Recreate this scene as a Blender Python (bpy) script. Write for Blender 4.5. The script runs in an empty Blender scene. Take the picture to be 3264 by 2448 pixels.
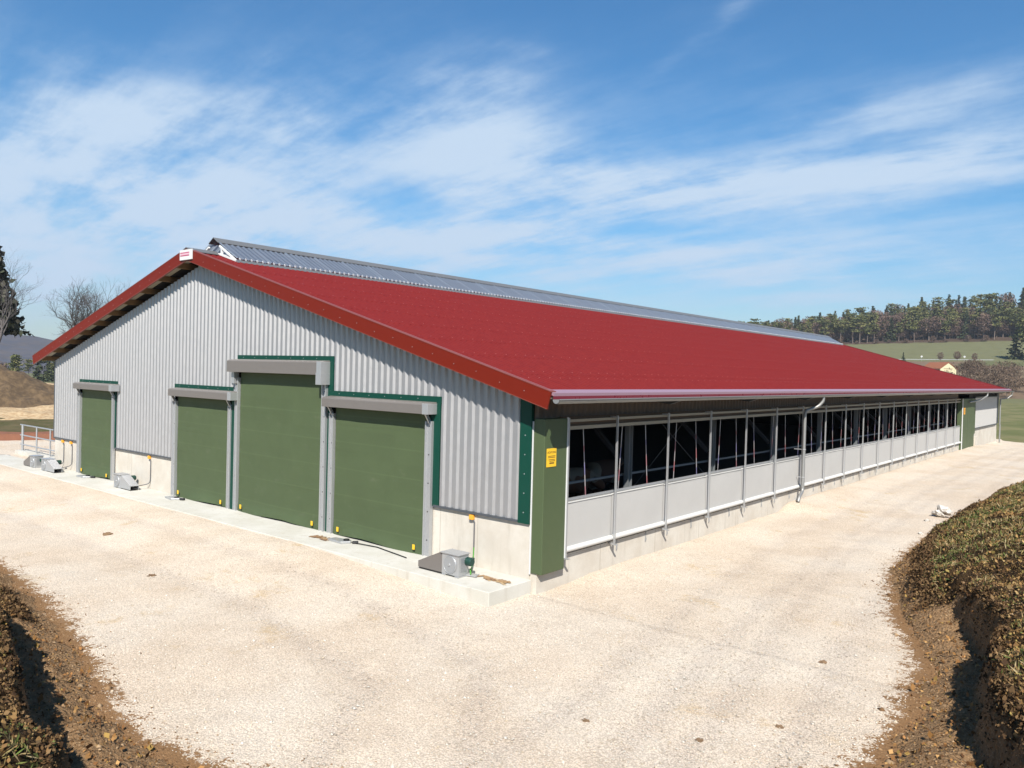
import bpy, bmesh, math, random
import numpy as np
from mathutils import Vector, Matrix
random.seed(7); rng = np.random.default_rng(7)
R = math.radians
scn = bpy.context.scene
COL = scn.collection

# ------------------------------------------------------------------ camera
CAM = np.array([9.41, -12.107, 4.051])
YAW, PIT, ROL = R(39.43), R(-.872), R(1.467)
Fv = np.array([-math.sin(YAW)*math.cos(PIT), math.cos(YAW)*math.cos(PIT), math.sin(PIT)])
R0 = np.array([math.cos(YAW), math.sin(YAW), 0]); U0 = np.cross(R0, Fv)
Rv = R0*math.cos(ROL)+U0*math.sin(ROL); Uv = -R0*math.sin(ROL)+U0*math.cos(ROL)
cd = bpy.data.cameras.new('camera'); cam = bpy.data.objects.new('camera', cd); COL.objects.link(cam)
cd.sensor_width = 36; cd.lens = 2501.16/3264*36; cd.clip_start = .1; cd.clip_end = 6000
M = Matrix.Identity(4)
for i in range(3):
    M[i][0], M[i][1], M[i][2], M[i][3] = Rv[i], Uv[i], -Fv[i], CAM[i]
cam.matrix_world = M
scn.camera = cam

# ------------------------------------------------------------------ sun, sky, exposure
SUN = Vector((.36, -.45, .52)).normalized()            # towards the sun
SUN_EL = math.asin(SUN.z); SUN_ROT = math.atan2(SUN.x, SUN.y)
ld = bpy.data.lights.new('sun', 'SUN'); ld.energy = 5.0; ld.angle = R(.53); ld.color = (1, .95, .87)
lo = bpy.data.objects.new('sun', ld); COL.objects.link(lo); lo.location = (60, -70, 80)
lo.rotation_euler = (-SUN).to_track_quat('-Z', 'Y').to_euler()
scn.view_settings.view_transform = 'Standard'; scn.view_settings.look = 'None'
scn.view_settings.exposure = .85; scn.view_settings.gamma = 1
SKY = .058

class NT:
    """small helper for node trees"""
    def __init__(s, nt): s.nt = nt; s.n = nt.nodes; s.l = nt.links
    def node(s, t, **kw):
        n = s.n.new(t)
        for k, v in kw.items(): setattr(n, k, v)
        return n
    def put(s, sock, v):
        if hasattr(v, 'is_linked') or isinstance(v, bpy.types.NodeSocket): s.l.new(v, sock)
        elif isinstance(v, (tuple, list)) and sock.type == 'RGBA': sock.default_value = tuple(v)+((1,) if len(v) == 3 else ())
        else: sock.default_value = v
    def math(s, op, a, b=None, c=None, clamp=False):
        n = s.node('ShaderNodeMath', operation=op, use_clamp=clamp); s.put(n.inputs[0], a)
        if b is not None: s.put(n.inputs[1], b)
        if c is not None: s.put(n.inputs[2], c)
        return n.outputs[0]
    def mix(s, f, a, b, blend='MIX'):
        n = s.node('ShaderNodeMix', data_type='RGBA', blend_type=blend)
        s.put(n.inputs[0], f); s.put(n.inputs[6], a); s.put(n.inputs[7], b); return n.outputs[2]
    def noise(s, vec, scale, detail=4, rough=.55, dim='3D', out=0):
        n = s.node('ShaderNodeTexNoise', noise_dimensions=dim)
        if vec is not None: s.l.new(vec, n.inputs['Vector'])
        n.inputs['Scale'].default_value = scale; n.inputs['Detail'].default_value = detail; n.inputs['Roughness'].default_value = rough
        return n.outputs[out]
    def voro(s, vec, scale, out='Distance', feature='F1'):
        n = s.node('ShaderNodeTexVoronoi', feature=feature); s.l.new(vec, n.inputs['Vector']); n.inputs['Scale'].default_value = scale
        return n.outputs[out]
    def ramp(s, f, *stops):
        n = s.node('ShaderNodeMapRange', interpolation_type='SMOOTHSTEP'); s.put(n.inputs[0], f)
        n.inputs[1].default_value, n.inputs[2].default_value = stops[0], stops[1]
        n.inputs[3].default_value, n.inputs[4].default_value = (stops[2], stops[3]) if len(stops) > 2 else (0, 1)
        return n.outputs[0]
    def mapping(s, vec, scale=(1, 1, 1), rot=(0, 0, 0)):
        n = s.node('ShaderNodeMapping'); s.l.new(vec, n.inputs[0]); n.inputs['Scale'].default_value = scale; n.inputs['Rotation'].default_value = rot
        return n.outputs[0]

def build_world():
    w = bpy.data.worlds.new('World'); scn.world = w; w.use_nodes = True
    t = NT(w.node_tree); t.n.clear()
    out = t.node('ShaderNodeOutputWorld'); bg = t.node('ShaderNodeBackground')
    sky = t.node('ShaderNodeTexSky', sky_type='NISHITA'); sky.sun_disc = False
    sky.sun_elevation = SUN_EL; sky.sun_rotation = SUN_ROT; sky.air_density = 1.25; sky.dust_density = .5; sky.ozone_density = 2.2; sky.altitude = 400
    co = t.node('ShaderNodeTexCoord'); sep = t.node('ShaderNodeSeparateXYZ'); t.l.new(co.outputs['Generated'], sep.inputs[0])
    x, y, z = sep.outputs
    az = t.math('MULTIPLY', t.math('ARCTAN2', x, y), 180/math.pi); el = t.math('MULTIPLY', t.math('ARCSINE', z), 180/math.pi)
    # domain-warped coordinates so the cloud banks have ragged, wispy outlines
    zz = t.math('ADD', t.math('MAXIMUM', z, 0), .16)
    px = t.math('DIVIDE', x, zz); py = t.math('DIVIDE', y, zz)
    cmb = t.node('ShaderNodeCombineXYZ'); t.l.new(px, cmb.inputs[0]); t.l.new(py, cmb.inputs[1])
    P = cmb.outputs[0]
    n1 = t.noise(P, .8, 5, .6); n2 = t.noise(t.mapping(P, (1, 1, 1), (0, 0, 2)), .9, 5, .6)
    azw = t.math('ADD', az, t.math('MULTIPLY', t.math('SUBTRACT', n1, .5), 17))
    elw = t.math('ADD', el, t.math('MULTIPLY', t.math('SUBTRACT', n2, .5), 5))
    # cloud banks by compass bearing and height (degrees): bearing, height, half widths, tilt, weight
    banks = [(-69, 11.5, 14, 4.6, .0, .95), (-66, 15.9, 11, 2.0, -.03, .50), (-56, 16.3, 6, 2.4, 0, .50), (-43.8, 15.6, 5.6, 4.4, 0, .92), (-42.5, 20.2, 4, .9, .1, .42), (-40, 22.3, 2.4, .7, .1, .28),
             (-33, 13.3, 9, 2.1, .02, .95), (-20, 13.2, 10, 1.8, .03, .95), (-9, 14.3, 5, 1.4, .08, .8), (-27, 22.0, 4.4, .7, .5, .26), (-23.4, 24.2, 1.2, .8, .4, .34), (-13, 17.3, 8, 1.3, .08, .55),
             (-40, 9.4, 10, 1.7, .03, .85), (-24, 7.6, 15, 2.0, 0, .72), (-57, 9.3, 11, 3.0, 0, .85), (-72, 6, 14, 3, 0, .6), (-48, 11.4, 3.4, 1.3, 0, -.6), (-31, 10.2, 3.5, .7, .1, -.5), (-40, 12.5, 70, 8, 0, .27), (-66, 19.5, 4, .9, .2, .18), (-55, 20.3, 3, .7, .3, .2)]
    tot = None
    for (a0, e0, ra, re, tl, wgt) in banks:
        da = t.math('SUBTRACT', azw, a0)
        de = t.math('SUBTRACT', t.math('SUBTRACT', elw, e0), t.math('MULTIPLY', da, tl))
        q = t.math('ADD', t.math('POWER', t.math('DIVIDE', da, ra), 2), t.math('POWER', t.math('DIVIDE', de, re), 2))
        g = t.math('MULTIPLY', t.math('EXPONENT', t.math('MULTIPLY', q, -1)), wgt)
        tot = g if tot is None else t.math('ADD', tot, g)
    # streaky cirrus
    fine = t.noise(t.mapping(P, (.55, 2.2, 1), (0, 0, R(38))), 1.5, 9, .62)
    fine2 = t.noise(t.mapping(P, (1, 1, 1), (0, 0, R(10))), 3.2, 9, .66)
    tx = t.math('ADD', t.math('MULTIPLY', fine, .65), t.math('MULTIPLY', fine2, .35))
    tx = t.ramp(tx, .32, .68)
    d = t.math('ADD', t.math('MULTIPLY', tot, t.math('ADD', t.math('MULTIPLY', tx, 1.08), .22)), t.math('MULTIPLY', t.math('SUBTRACT', tx, .40), .26))
    # thin milky veil low in the sky
    veil = t.math('MULTIPLY', t.math('EXPONENT', t.math('MULTIPLY', t.math('MAXIMUM', el, 0), -.085)), .42)
    dens = t.ramp(t.math('ADD', d, veil), .02, 1.42)
    tint = t.mix(1, sky.outputs[0], t.mix(t.ramp(el, 1, 13), (.70, .90, 1.12), (.44, .90, 1.22)), 'MULTIPLY')
    cloud = t.mix(dens, tint, (5.55, 6.95, 8.7))
    t.l.new(cloud, bg.inputs[0]); bg.inputs[1].default_value = SKY
    t.l.new(bg.outputs[0], out.inputs[0])
build_world()

# ------------------------------------------------------------------ object helpers
def setp(o, label=None, cat=None, group=None, kind=None):
    if label: o['label'] = label
    if cat: o['category'] = cat
    if group: o['group'] = group
    if kind: o['kind'] = kind
    return o
def empty(name, loc=(0, 0, 0), rz=0, label=None, cat=None, group=None):
    o = bpy.data.objects.new(name, None); COL.objects.link(o); o.location = loc; o.rotation_euler = (0, 0, rz); o.empty_display_size = .2
    return setp(o, label, cat, group)
def link(name, me, parent=None, mats=()):
    o = bpy.data.objects.new(name, me); COL.objects.link(o)
    for m in (mats if isinstance(mats, (list, tuple)) else [mats]): me.materials.append(m)
    if parent is not None: o.parent = parent
    return o
def copy_tree(o, parent=None):
    c = o.copy(); COL.objects.link(c)
    if parent is not None: c.parent = parent
    for ch in list(o.children): copy_tree(ch, c)
    return c
class MB:
    """collects shapes; build() links them as one mesh object"""
    def __init__(s): s.st = []; s.v = []; s.f = []; s.m = []; s.c = []; s.cur = 0; s.col = (1, 1, 1); s.sm = []
    def add(s, vs, fs, smooth=False):
        b = len(s.v); s.st.append((b, len(s.f))); s.v += [tuple(map(float, p)) for p in vs]
        for f in fs: s.f.append([b+i for i in f]); s.m.append(s.cur); s.c.append(s.col); s.sm.append(smooth)
        return s
    def box(s, x0, x1, y0, y1, z0, z1):
        x0, x1 = min(x0, x1), max(x0, x1); y0, y1 = min(y0, y1), max(y0, y1); z0, z1 = min(z0, z1), max(z0, z1)
        return s.add([(x0, y0, z0), (x1, y0, z0), (x1, y1, z0), (x0, y1, z0), (x0, y0, z1), (x1, y0, z1), (x1, y1, z1), (x0, y1, z1)],
                     [(0, 3, 2, 1), (4, 5, 6, 7), (0, 1, 5, 4), (1, 2, 6, 5), (2, 3, 7, 6), (3, 0, 4, 7)])
    def beam(s, a, b, w, h, up=(0, 0, 1)):
        a, b = Vector(a), Vector(b); d = (b-a).normalized(); sd = d.cross(Vector(up))
        if sd.length < 1e-4: sd = d.cross(Vector((1, 0, 0)))
        sd.normalize(); u = sd.cross(d); vs = []
        for p in (a, b):
            for i, j in ((-1, -1), (1, -1), (1, 1), (-1, 1)): vs.append(p+sd*(w/2*i)+u*(h/2*j))
        return s.add(vs, [(3, 2, 1, 0), (4, 5, 6, 7), (0, 1, 5, 4), (1, 2, 6, 5), (2, 3, 7, 6), (3, 0, 4, 7)])
    def tube(s, pts, rad, n=10, caps=True):
        pts = [Vector(p) for p in pts]; rr = rad if isinstance(rad, (list, tuple)) else [rad]*len(pts); rings = []; nv = None
        for i, p in enumerate(pts):
            d = (pts[min(i+1, len(pts)-1)]-pts[max(i-1, 0)]).normalized()
            if nv is None: nv = d.orthogonal().normalized()
            else: nv = (nv-d*nv.dot(d)).normalized()
            bn = d.cross(nv)
            rings.append([p+(nv*math.cos(2*math.pi*k/n)+bn*math.sin(2*math.pi*k/n))*rr[i] for k in range(n)])
        vs = [v for r in rings for v in r]; fs = []
        for i in range(len(pts)-1):
            for k in range(n): fs.append((i*n+k, i*n+(k+1) % n, (i+1)*n+(k+1) % n, (i+1)*n+k))
        s.add(vs, fs, True)
        if caps: s.add(rings[0], [tuple(range(n))[::-1]]); s.add(rings[-1], [tuple(range(n))])
        return s
    def prism(s, poly, vec):
        n = len(poly); a = [Vector(p) for p in poly]; b = [p+Vector(vec) for p in a]
        return s.add(a+b, [tuple(range(n)), tuple(range(2*n-1, n-1, -1))]+[(i, i+n, (i+1) % n+n, (i+1) % n) for i in range(n)])
    def each(s, name, mats, parent=None, **kw):
        """every shape added becomes an object of its own"""
        for i, (v0, f0) in enumerate(s.st):
            v1, f1 = s.st[i+1] if i+1 < len(s.st) else (len(s.v), len(s.f)); q = MB(); q.add(s.v[v0:v1], [[k-v0 for k in f] for f in s.f[f0:f1]]); q.sm = s.sm[f0:f1]; o = q.build(name, mats, parent, **kw)
        return o
    def build(s, name, mats, parent=None, fix=True, color=False, bevel=0):
        me = bpy.data.meshes.new(name); me.from_pydata(s.v, [], s.f)
        me.polygons.foreach_set('material_index', s.m); me.polygons.foreach_set('use_smooth', s.sm)
        if color:
            ca = me.color_attributes.new('Col', 'FLOAT_COLOR', 'CORNER'); arr = []
            for f, c in zip(s.f, s.c): arr += [c[0], c[1], c[2], 1]*len(f)
            ca.data.foreach_set('color', arr)
        if fix:
            bm = bmesh.new(); bm.from_mesh(me); bmesh.ops.recalc_face_normals(bm, faces=bm.faces[:]); bm.to_mesh(me); bm.free()
        o = link(name, me, parent, mats)
        if bevel:
            md = o.modifiers.new('bevel', 'BEVEL'); md.width = bevel; md.segments = 2; md.limit_method = 'ANGLE'
        return o
def np_mesh(name, V, F, mats, parent=None, col=None, smooth=False):
    """mesh from numpy arrays; F is (n,3) or (n,4); col per face or per vertex"""
    me = bpy.data.meshes.new(name); k = F.shape[1]; n = len(F)
    me.vertices.add(len(V)); me.vertices.foreach_set('co', V.astype(np.float32).ravel())
    me.loops.add(n*k); me.loops.foreach_set('vertex_index', F.astype(np.int32).ravel())
    me.polygons.add(n); me.polygons.foreach_set('loop_start', np.arange(0, n*k, k, dtype=np.int32)); me.polygons.foreach_set('loop_total', np.full(n, k, np.int32))
    me.update(calc_edges=True)
    if smooth: me.polygons.foreach_set('use_smooth', np.ones(n, bool))
    if col is not None:
        if len(col) == len(V) and len(col) != n:
            ca = me.color_attributes.new('Col', 'FLOAT_COLOR', 'POINT'); c = np.c_[col, np.ones(len(V))]
        else:
            ca = me.color_attributes.new('Col', 'FLOAT_COLOR', 'CORNER'); c = np.repeat(np.c_[col, np.ones(n)], k, axis=0)
        ca.data.foreach_set('color', c.astype(np.float32).ravel())
    me.validate()
    return link(name, me, parent, mats)

# ------------------------------------------------------------------ materials
K = .68
def kk(c, k=None): return tuple(x*(K if k is None else k) for x in c)
def mat(name, base=(.5, .5, .5), rough=.6, metal=0, var=.0, vscale=3, bump=0, bscale=40, spec=.5, base2=None, vdet=5, streak=None, fineamp=0, col=False, stretch=(1, 1, 1), trans=0, coat=0):
    base = kk(base); base2 = kk(base2) if base2 is not None else None
    m = bpy.data.materials.new(name); m.use_nodes = True; t = NT(m.node_tree)
    b = t.n['Principled BSDF']; b.inputs['Roughness'].default_value = rough; b.inputs['Metallic'].default_value = metal; b.inputs['Specular IOR Level'].default_value = spec
    if trans: b.inputs['Transmission Weight'].default_value = trans
    if coat: b.inputs['Coat Weight'].default_value = coat
    co = t.node('ShaderNodeTexCoord').outputs['Object']
    if stretch != (1, 1, 1): co = t.mapping(co, stretch)
    if col:
        a = t.node('ShaderNodeVertexColor', layer_name='Col'); c = t.mix(1, a.outputs[0], (K, K, K), 'MULTIPLY')
    else: c = base
    if base2 is not None:
        c = t.mix(t.ramp(t.noise(co, vscale, vdet, .6), .38, .64), c, base2)
    if var:
        f = t.math('ADD', t.math('MULTIPLY', t.noise(co, vscale*1.7, vdet, .65), 2*var), 1-var)
        n = t.node('ShaderNodeVectorMath', operation='SCALE'); t.put(n.inputs[0], c) if not isinstance(c, tuple) else setattr(n.inputs[0], 'default_value', c[:3]); t.l.new(f, n.inputs['Scale']); c = n.outputs[0]
    t.put(b.inputs['Base Color'], c)
    if var:
        t.l.new(t.math('ADD', t.math('MULTIPLY', t.noise(co, vscale*3, 3), .2), rough-.1), b.inputs['Roughness'])
    if bump:
        bn = t.node('ShaderNodeBump'); bn.inputs['Strength'].default_value = bump; bn.inputs['Distance'].default_value = .02
        t.l.new(t.noise(co, bscale, 5, .6), bn.inputs['Height']); t.l.new(bn.outputs[0], b.inputs['Normal'])
    m['nt'] = 1
    return m
def m_concrete(name, c1, c2, stain=(.36, .33, .28)):
    m = bpy.data.materials.new(name); m.use_nodes = True; t = NT(m.node_tree); b = t.n['Principled BSDF']; b.inputs['Roughness'].default_value = .85; b.inputs['Specular IOR Level'].default_value = .25
    co = t.node('ShaderNodeTexCoord').outputs['Object']
    c = t.mix(t.ramp(t.noise(co, 1.1, 6, .65), .35, .68), c1, c2)
    c = t.mix(t.math('MULTIPLY', t.ramp(t.noise(t.mapping(co, (5, 5, .5)), 1, 6, .65), .52, .74), .55), c, stain)
    c = t.mix(t.math('MULTIPLY', t.ramp(t.noise(co, 60, 3, .7), .3, .75), .25), c, t.mix(1, c, (.72, .7, .66), 'MULTIPLY'))
    t.l.new(t.mix(1, c, (K, K, K), 'MULTIPLY'), b.inputs[0])
    bn = t.node('ShaderNodeBump'); bn.inputs['Strength'].default_value = .25; bn.inputs['Distance'].default_value = .01
    t.l.new(t.noise(co, 30, 6, .6), bn.inputs['Height']); t.l.new(bn.outputs[0], b.inputs['Normal'])
    return m
def m_gravel():
    m = bpy.data.materials.new('gravel'); m.use_nodes = True; t = NT(m.node_tree); b = t.n['Principled BSDF']; b.inputs['Roughness'].default_value = .95; b.inputs['Specular IOR Level'].default_value = .15
    co = t.node('ShaderNodeTexCoord').outputs['Object']
    big = t.ramp(t.noise(co, .32, 5, .6), .38, .62); mid = t.ramp(t.noise(co, 1.3, 5, .6), .35, .7)
    c = t.mix(big, (.71, .60, .475), (.78, .70, .59)); c = t.mix(t.math('MULTIPLY', mid, .5), c, (.82, .70, .56))
    tan = t.ramp(t.noise(t.mapping(co, (1, 1, 1), (.3, .2, 0)), .75, 6, .7), .57, .74)
    c = t.mix(t.math('MULTIPLY', tan, .8), c, (.62, .46, .26))
    v = t.node('ShaderNodeTexVoronoi', feature='F1'); t.l.new(co, v.inputs['Vector']); v.inputs['Scale'].default_value = 42
    v2 = t.node('ShaderNodeTexVoronoi', feature='F1'); t.l.new(co, v2.inputs['Vector']); v2.inputs['Scale'].default_value = 80
    sp = t.node('ShaderNodeSeparateColor'); t.l.new(v.outputs['Color'], sp.inputs[0]); sp2 = t.node('ShaderNodeSeparateColor'); t.l.new(v2.outputs['Color'], sp2.inputs[0])
    br = t.math('ADD', .86, t.math('ADD', t.math('MULTIPLY', sp.outputs[0], .22), t.math('MULTIPLY', sp2.outputs[0], .14)))
    gap = t.ramp(v.outputs['Distance'], .36, .62, 1, .74); br = t.math('MULTIPLY', br, gap)
    n = t.node('ShaderNodeVectorMath', operation='SCALE'); t.l.new(c, n.inputs[0]); t.l.new(br, n.inputs['Scale'])
    a = t.node('ShaderNodeVertexColor', layer_name='Col'); sc = t.node('ShaderNodeSeparateColor'); t.l.new(a.outputs[0], sc.inputs[0])
    # compacted wheel tracks: greyer, with ragged edges
    tr = t.ramp(t.math('ADD', sc.outputs[1], t.math('MULTIPLY', t.math('SUBTRACT', t.noise(co, 1.7, 7, .7), .5), 1.1)), .35, .75)
    sn = t.node('ShaderNodeVectorMath', operation='MULTIPLY'); t.l.new(n.outputs[0], sn.inputs[0]); sn.inputs[1].default_value = (.86, .86, .88)
    base_c = t.mix(t.math('MULTIPLY', tr, .5), n.outputs[0], sn.outputs[0])
    # loose brown earth carried onto the stones near the banks
    em = t.ramp(t.math('ADD', sc.outputs[0], t.math('ADD', t.math('MULTIPLY', t.math('SUBTRACT', t.noise(co, 3.2, 8, .75), .5), 1.9), t.math('MULTIPLY', t.math('SUBTRACT', t.noise(co, 22, 3, .6), .5), 1.0))), .42, .6)
    c = t.mix(em, base_c, t.mix(t.noise(co, 22, 4), (.15, .075, .03), (.36, .22, .11)))
    t.l.new(t.mix(1, c, (K*1.10, K*1.07, K*1.05), 'MULTIPLY'), b.inputs[0])
    h = t.math('ADD', t.math('MULTIPLY', v.outputs['Distance'], -1), t.math('MULTIPLY', v2.outputs['Distance'], -.45))
    h = t.math('ADD', h, t.math('MULTIPLY', t.noise(co, 3, 5), .8))
    bn = t.node('ShaderNodeBump'); bn.inputs['Strength'].default_value = .55; bn.inputs['Distance'].default_value = .022; t.l.new(h, bn.inputs['Height']); t.l.new(bn.outputs[0], b.inputs['Normal'])
    return m
def m_soil():
    m = bpy.data.materials.new('soil'); m.use_nodes = True; t = NT(m.node_tree); b = t.n['Principled BSDF']; b.inputs['Roughness'].default_value = 1; b.inputs['Specular IOR Level'].default_value = .1
    co = t.node('ShaderNodeTexCoord').outputs['Object']
    a = t.node('ShaderNodeVertexColor', layer_name='Col'); sc = t.node('ShaderNodeSeparateColor'); t.l.new(a.outputs[0], sc.inputs[0])
    soil = t.mix(t.noise(co, 9, 6, .7), (.20, .112, .052), (.44, .28, .15)); soil = t.mix(t.ramp(t.noise(co, 40, 4), .55, .72), soil, (.54, .38, .23))
    turf = t.mix(t.ramp(t.noise(co, 7, 7, .75), .35, .66), (.022, .014, .007), (.11, .066, .030)); turf = t.mix(t.ramp(t.noise(co, 3, 5, .7), .60, .72), turf, (.05, .06, .014))
    c = t.mix(1, t.mix(sc.outputs[0], soil, turf), (K, K, K), 'MULTIPLY'); t.l.new(c, b.inputs[0])
    bn = t.node('ShaderNodeBump'); bn.inputs['Strength'].default_value = 1; bn.inputs['Distance'].default_value = .06
    t.l.new(t.math('ADD', t.noise(co, 16, 8, .7), t.math('MULTIPLY', t.voro(co, 22), .5)), bn.inputs['Height']); t.l.new(bn.outputs[0], b.inputs['Normal'])
    return m
MT = {}
MT['gravel'] = m_gravel(); MT['soil'] = m_soil()
MT['concrete'] = m_concrete('concrete_wall', (.66, .60, .515), (.76, .715, .635), (.50, .455, .385))
MT['slab'] = m_concrete('concrete_slab', (.66, .635, .56), (.74, .72, .66), (.52, .46, .37))
MT['clad'] = mat('silver_sheet', (.545, .538, .54), .50, .66, var=.03, vscale=2)
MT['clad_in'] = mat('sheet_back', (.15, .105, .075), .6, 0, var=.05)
MT['roof'] = mat('red_fibre_cement', (.198, .0195, .0185), .75, 0, var=.13, vscale=5, vdet=10, spec=.10, base2=(.178, .0165, .0170), bump=.08, bscale=70)
MT['fascia'] = mat('rust_red_sheet', (.185, .0145, .0045), .5, 0, var=.06, vscale=2, spec=.2)
MT['rake_edge'] = mat('rake_edge', (.26, .06, .038), .45)
MT['edge'] = mat('magenta_edge_sheet', (.24, .03, .05), .3, .15, var=.05)
MT['galv'] = mat('galvanised_steel', (.62, .63, .64), .42, .6, var=.12, vscale=14)
MT['galv_dull'] = mat('dull_galvanised_steel', (.42, .43, .44), .5, .35, var=.1, vscale=9)
MT['inner_steel'] = mat('inner_steel', (.20, .215, .225), .55, .2, var=.1, vscale=9)
MT['dim'] = mat('dim_brace', (.045, .047, .052), .6, 0, var=.1)
MT['zinc'] = mat('zinc_gutter', (.37, .37, .36), .5, .5, var=.06, vscale=4)
MT['trim'] = mat('dark_green_sheet', (.004, .060, .040), .45, 0, var=.06, vscale=3, spec=.25)
MT['trim_dark'] = mat('grey_drip_sheet', (.10, .11, .125), .5, .2, var=.06)
MT['cloth'] = mat('green_tarpaulin', (.068, .099, .040), .6, 0, var=.09, vscale=1.2, bump=.15, bscale=120, spec=.2)
def m_cloth():
    m = mat('green_tarpaulin', (.088, .121, .058), .6, 0, var=.10, vscale=1.1, bump=.15, bscale=120, spec=.2); t = NT(m.node_tree); b = t.n['Principled BSDF']
    src = b.inputs['Base Color'].links[0].from_socket; sp = t.node('ShaderNodeSeparateXYZ'); t.l.new(t.node('ShaderNodeTexCoord').outputs['Object'], sp.inputs[0])
    fr = t.math('FRACT', t.math('DIVIDE', t.math('ADD', sp.outputs[2], t.math('MULTIPLY', sp.outputs[0], .004)), .64)); ln = t.math('LESS_THAN', t.math('ABSOLUTE', t.math('SUBTRACT', fr, .5)), .022)
    seam_tone = t.math('ADD', 1, t.math('MULTIPLY', ln, .13)); fl = t.math('FLOOR', t.math('DIVIDE', sp.outputs[2], .64)); wn = t.node('ShaderNodeTexWhiteNoise', noise_dimensions='1D'); t.l.new(t.math('ADD', fl, t.math('FLOOR', t.math('DIVIDE', sp.outputs[0], 3.9))), wn.inputs['W'])
    seam_tone = t.math('ADD', seam_tone, t.math('MULTIPLY', t.math('SUBTRACT', wn.outputs[0], .5), .06))  # lighter seam lines, and each band of cloth varies in tone
    n = t.node('ShaderNodeVectorMath', operation='SCALE'); t.l.new(src, n.inputs[0]); t.l.new(seam_tone, n.inputs['Scale']); dust = t.ramp(t.noise(t.mapping(t.node('ShaderNodeTexCoord').outputs['Object'], (1, 1, 2.2)), 2.3, 7, .7), .56, .80)
    t.l.new(t.mix(t.math('MULTIPLY', dust, .22), n.outputs[0], (.16, .16, .115)), b.inputs['Base Color']); return m
MT['cloth'] = m_cloth()
MT['case'] = mat('green_casing', (.082, .116, .050), .5, 0, var=.06, vscale=1.5)
MT['box'] = mat('grey_housing', (.235, .212, .195), .5, .25, var=.05)
MT['white'] = mat('white_plastic', (.80, .80, .79), .45, 0, var=.04)
MT['net'] = mat('white_wind_mesh', (.56, .545, .52), .7, 0, var=.05, vscale=1.5, bump=.1, bscale=200)
MT['rollw'] = mat('white_roll', (.76, .75, .72), .55, 0, var=.03)
MT['tan'] = mat('beige_rail', (.40, .35, .26), .5, 0, var=.08)
MT['wood'] = mat('timber', (.33, .20, .095), .75, 0, var=.25, vscale=5, stretch=(6, 1, 6), bump=.2)
MT['dark'] = mat('dark_interior', (.020, .019, .018), .9, 0, var=.2)  # near-black: the shade inside the barn is put into the colour
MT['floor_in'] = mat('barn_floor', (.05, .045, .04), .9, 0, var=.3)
MT['black'] = mat('black_rubber', (.015, .015, .016), .6)
MT['yellow'] = mat('yellow_plastic', (1.0, .60, .03), .5, 0, var=.05)
MT['orange'] = mat('orange_plastic', (1.0, .45, .04), .5)
MT['ink'] = mat('dark_print', (.10, .05, .015), .6)
MT['pink'] = mat('pink_print', (.55, .06, .16), .5)
MT['motor'] = mat('dark_green_motor', (.012, .06, .045), .45, .1, var=.1)
MT['cable'] = mat('grey_cable', (.12, .12, .13), .6)
MT['cable_g'] = mat('green_cable', (.08, .32, .04), .6)
MT['vcol'] = mat('coloured', rough=.6, col=True)
MT['leaf'] = mat('foliage', rough=.85, col=True, spec=.15)
MT['bark'] = mat('bark', (.10, .075, .06), .9, 0, var=.3, vscale=8, bump=.6, bscale=20)
MT['bark_pale'] = mat('bark_pale', (.20, .15, .12), .9, 0, var=.25, vscale=4)
MT['stonem'] = mat('stones', rough=.9, col=True, spec=.2)
MT['vent'] = mat('clear_corrugated_sheet', (.25, .30, .38), .22, .0, var=.12, vscale=2.5, spec=.8, coat=.4)
def m_vent():
    m = MT['vent']; t = NT(m.node_tree); b = t.n['Principled BSDF']; out = t.n['Material Output']; tr = t.node('ShaderNodeBsdfTranslucent'); tr.inputs[0].default_value = (.50, .56, .62, 1)
    mx = t.node('ShaderNodeMixShader'); mx.inputs[0].default_value = .42; t.l.new(b.outputs[0], mx.inputs[1]); t.l.new(tr.outputs[0], mx.inputs[2]); t.l.new(mx.outputs[0], out.inputs[0])
m_vent()
MT['ridge'] = mat('grey_ridge_cap', (.20, .205, .21), .5, .2, var=.08)
MT['straw'] = mat('straw', (.56, .42, .25), .9, 0, var=.35, vscale=4, stretch=(1, 1, 3), bump=.8, bscale=9, base2=(.42, .28, .15))
MT['dung'] = mat('brown_heap', (.10, .065, .035), .95, 0, var=.55, vscale=3, bump=1, bscale=5, base2=(.16, .105, .055))
MT['redearth'] = mat('red_earth', (.24, .095, .05), .95, 0, var=.3, vscale=2, bump=.8, bscale=8)
MT['grass'] = mat('meadow', (.15, .16, .062), .95, 0, var=.3, vscale=.25, vdet=9, base2=(.23, .21, .10), stretch=(1, .45, 1), spec=.1)
MT['dull_grass'] = mat('dull_grass', (.10, .095, .042), .95, 0, var=.4, vscale=1.2, vdet=8, base2=(.15, .12, .065), spec=.1, bump=.6, bscale=8)
MT['far'] = mat('far_land', rough=.95, col=True, var=.28, vscale=.08, vdet=9, spec=.1)

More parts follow.
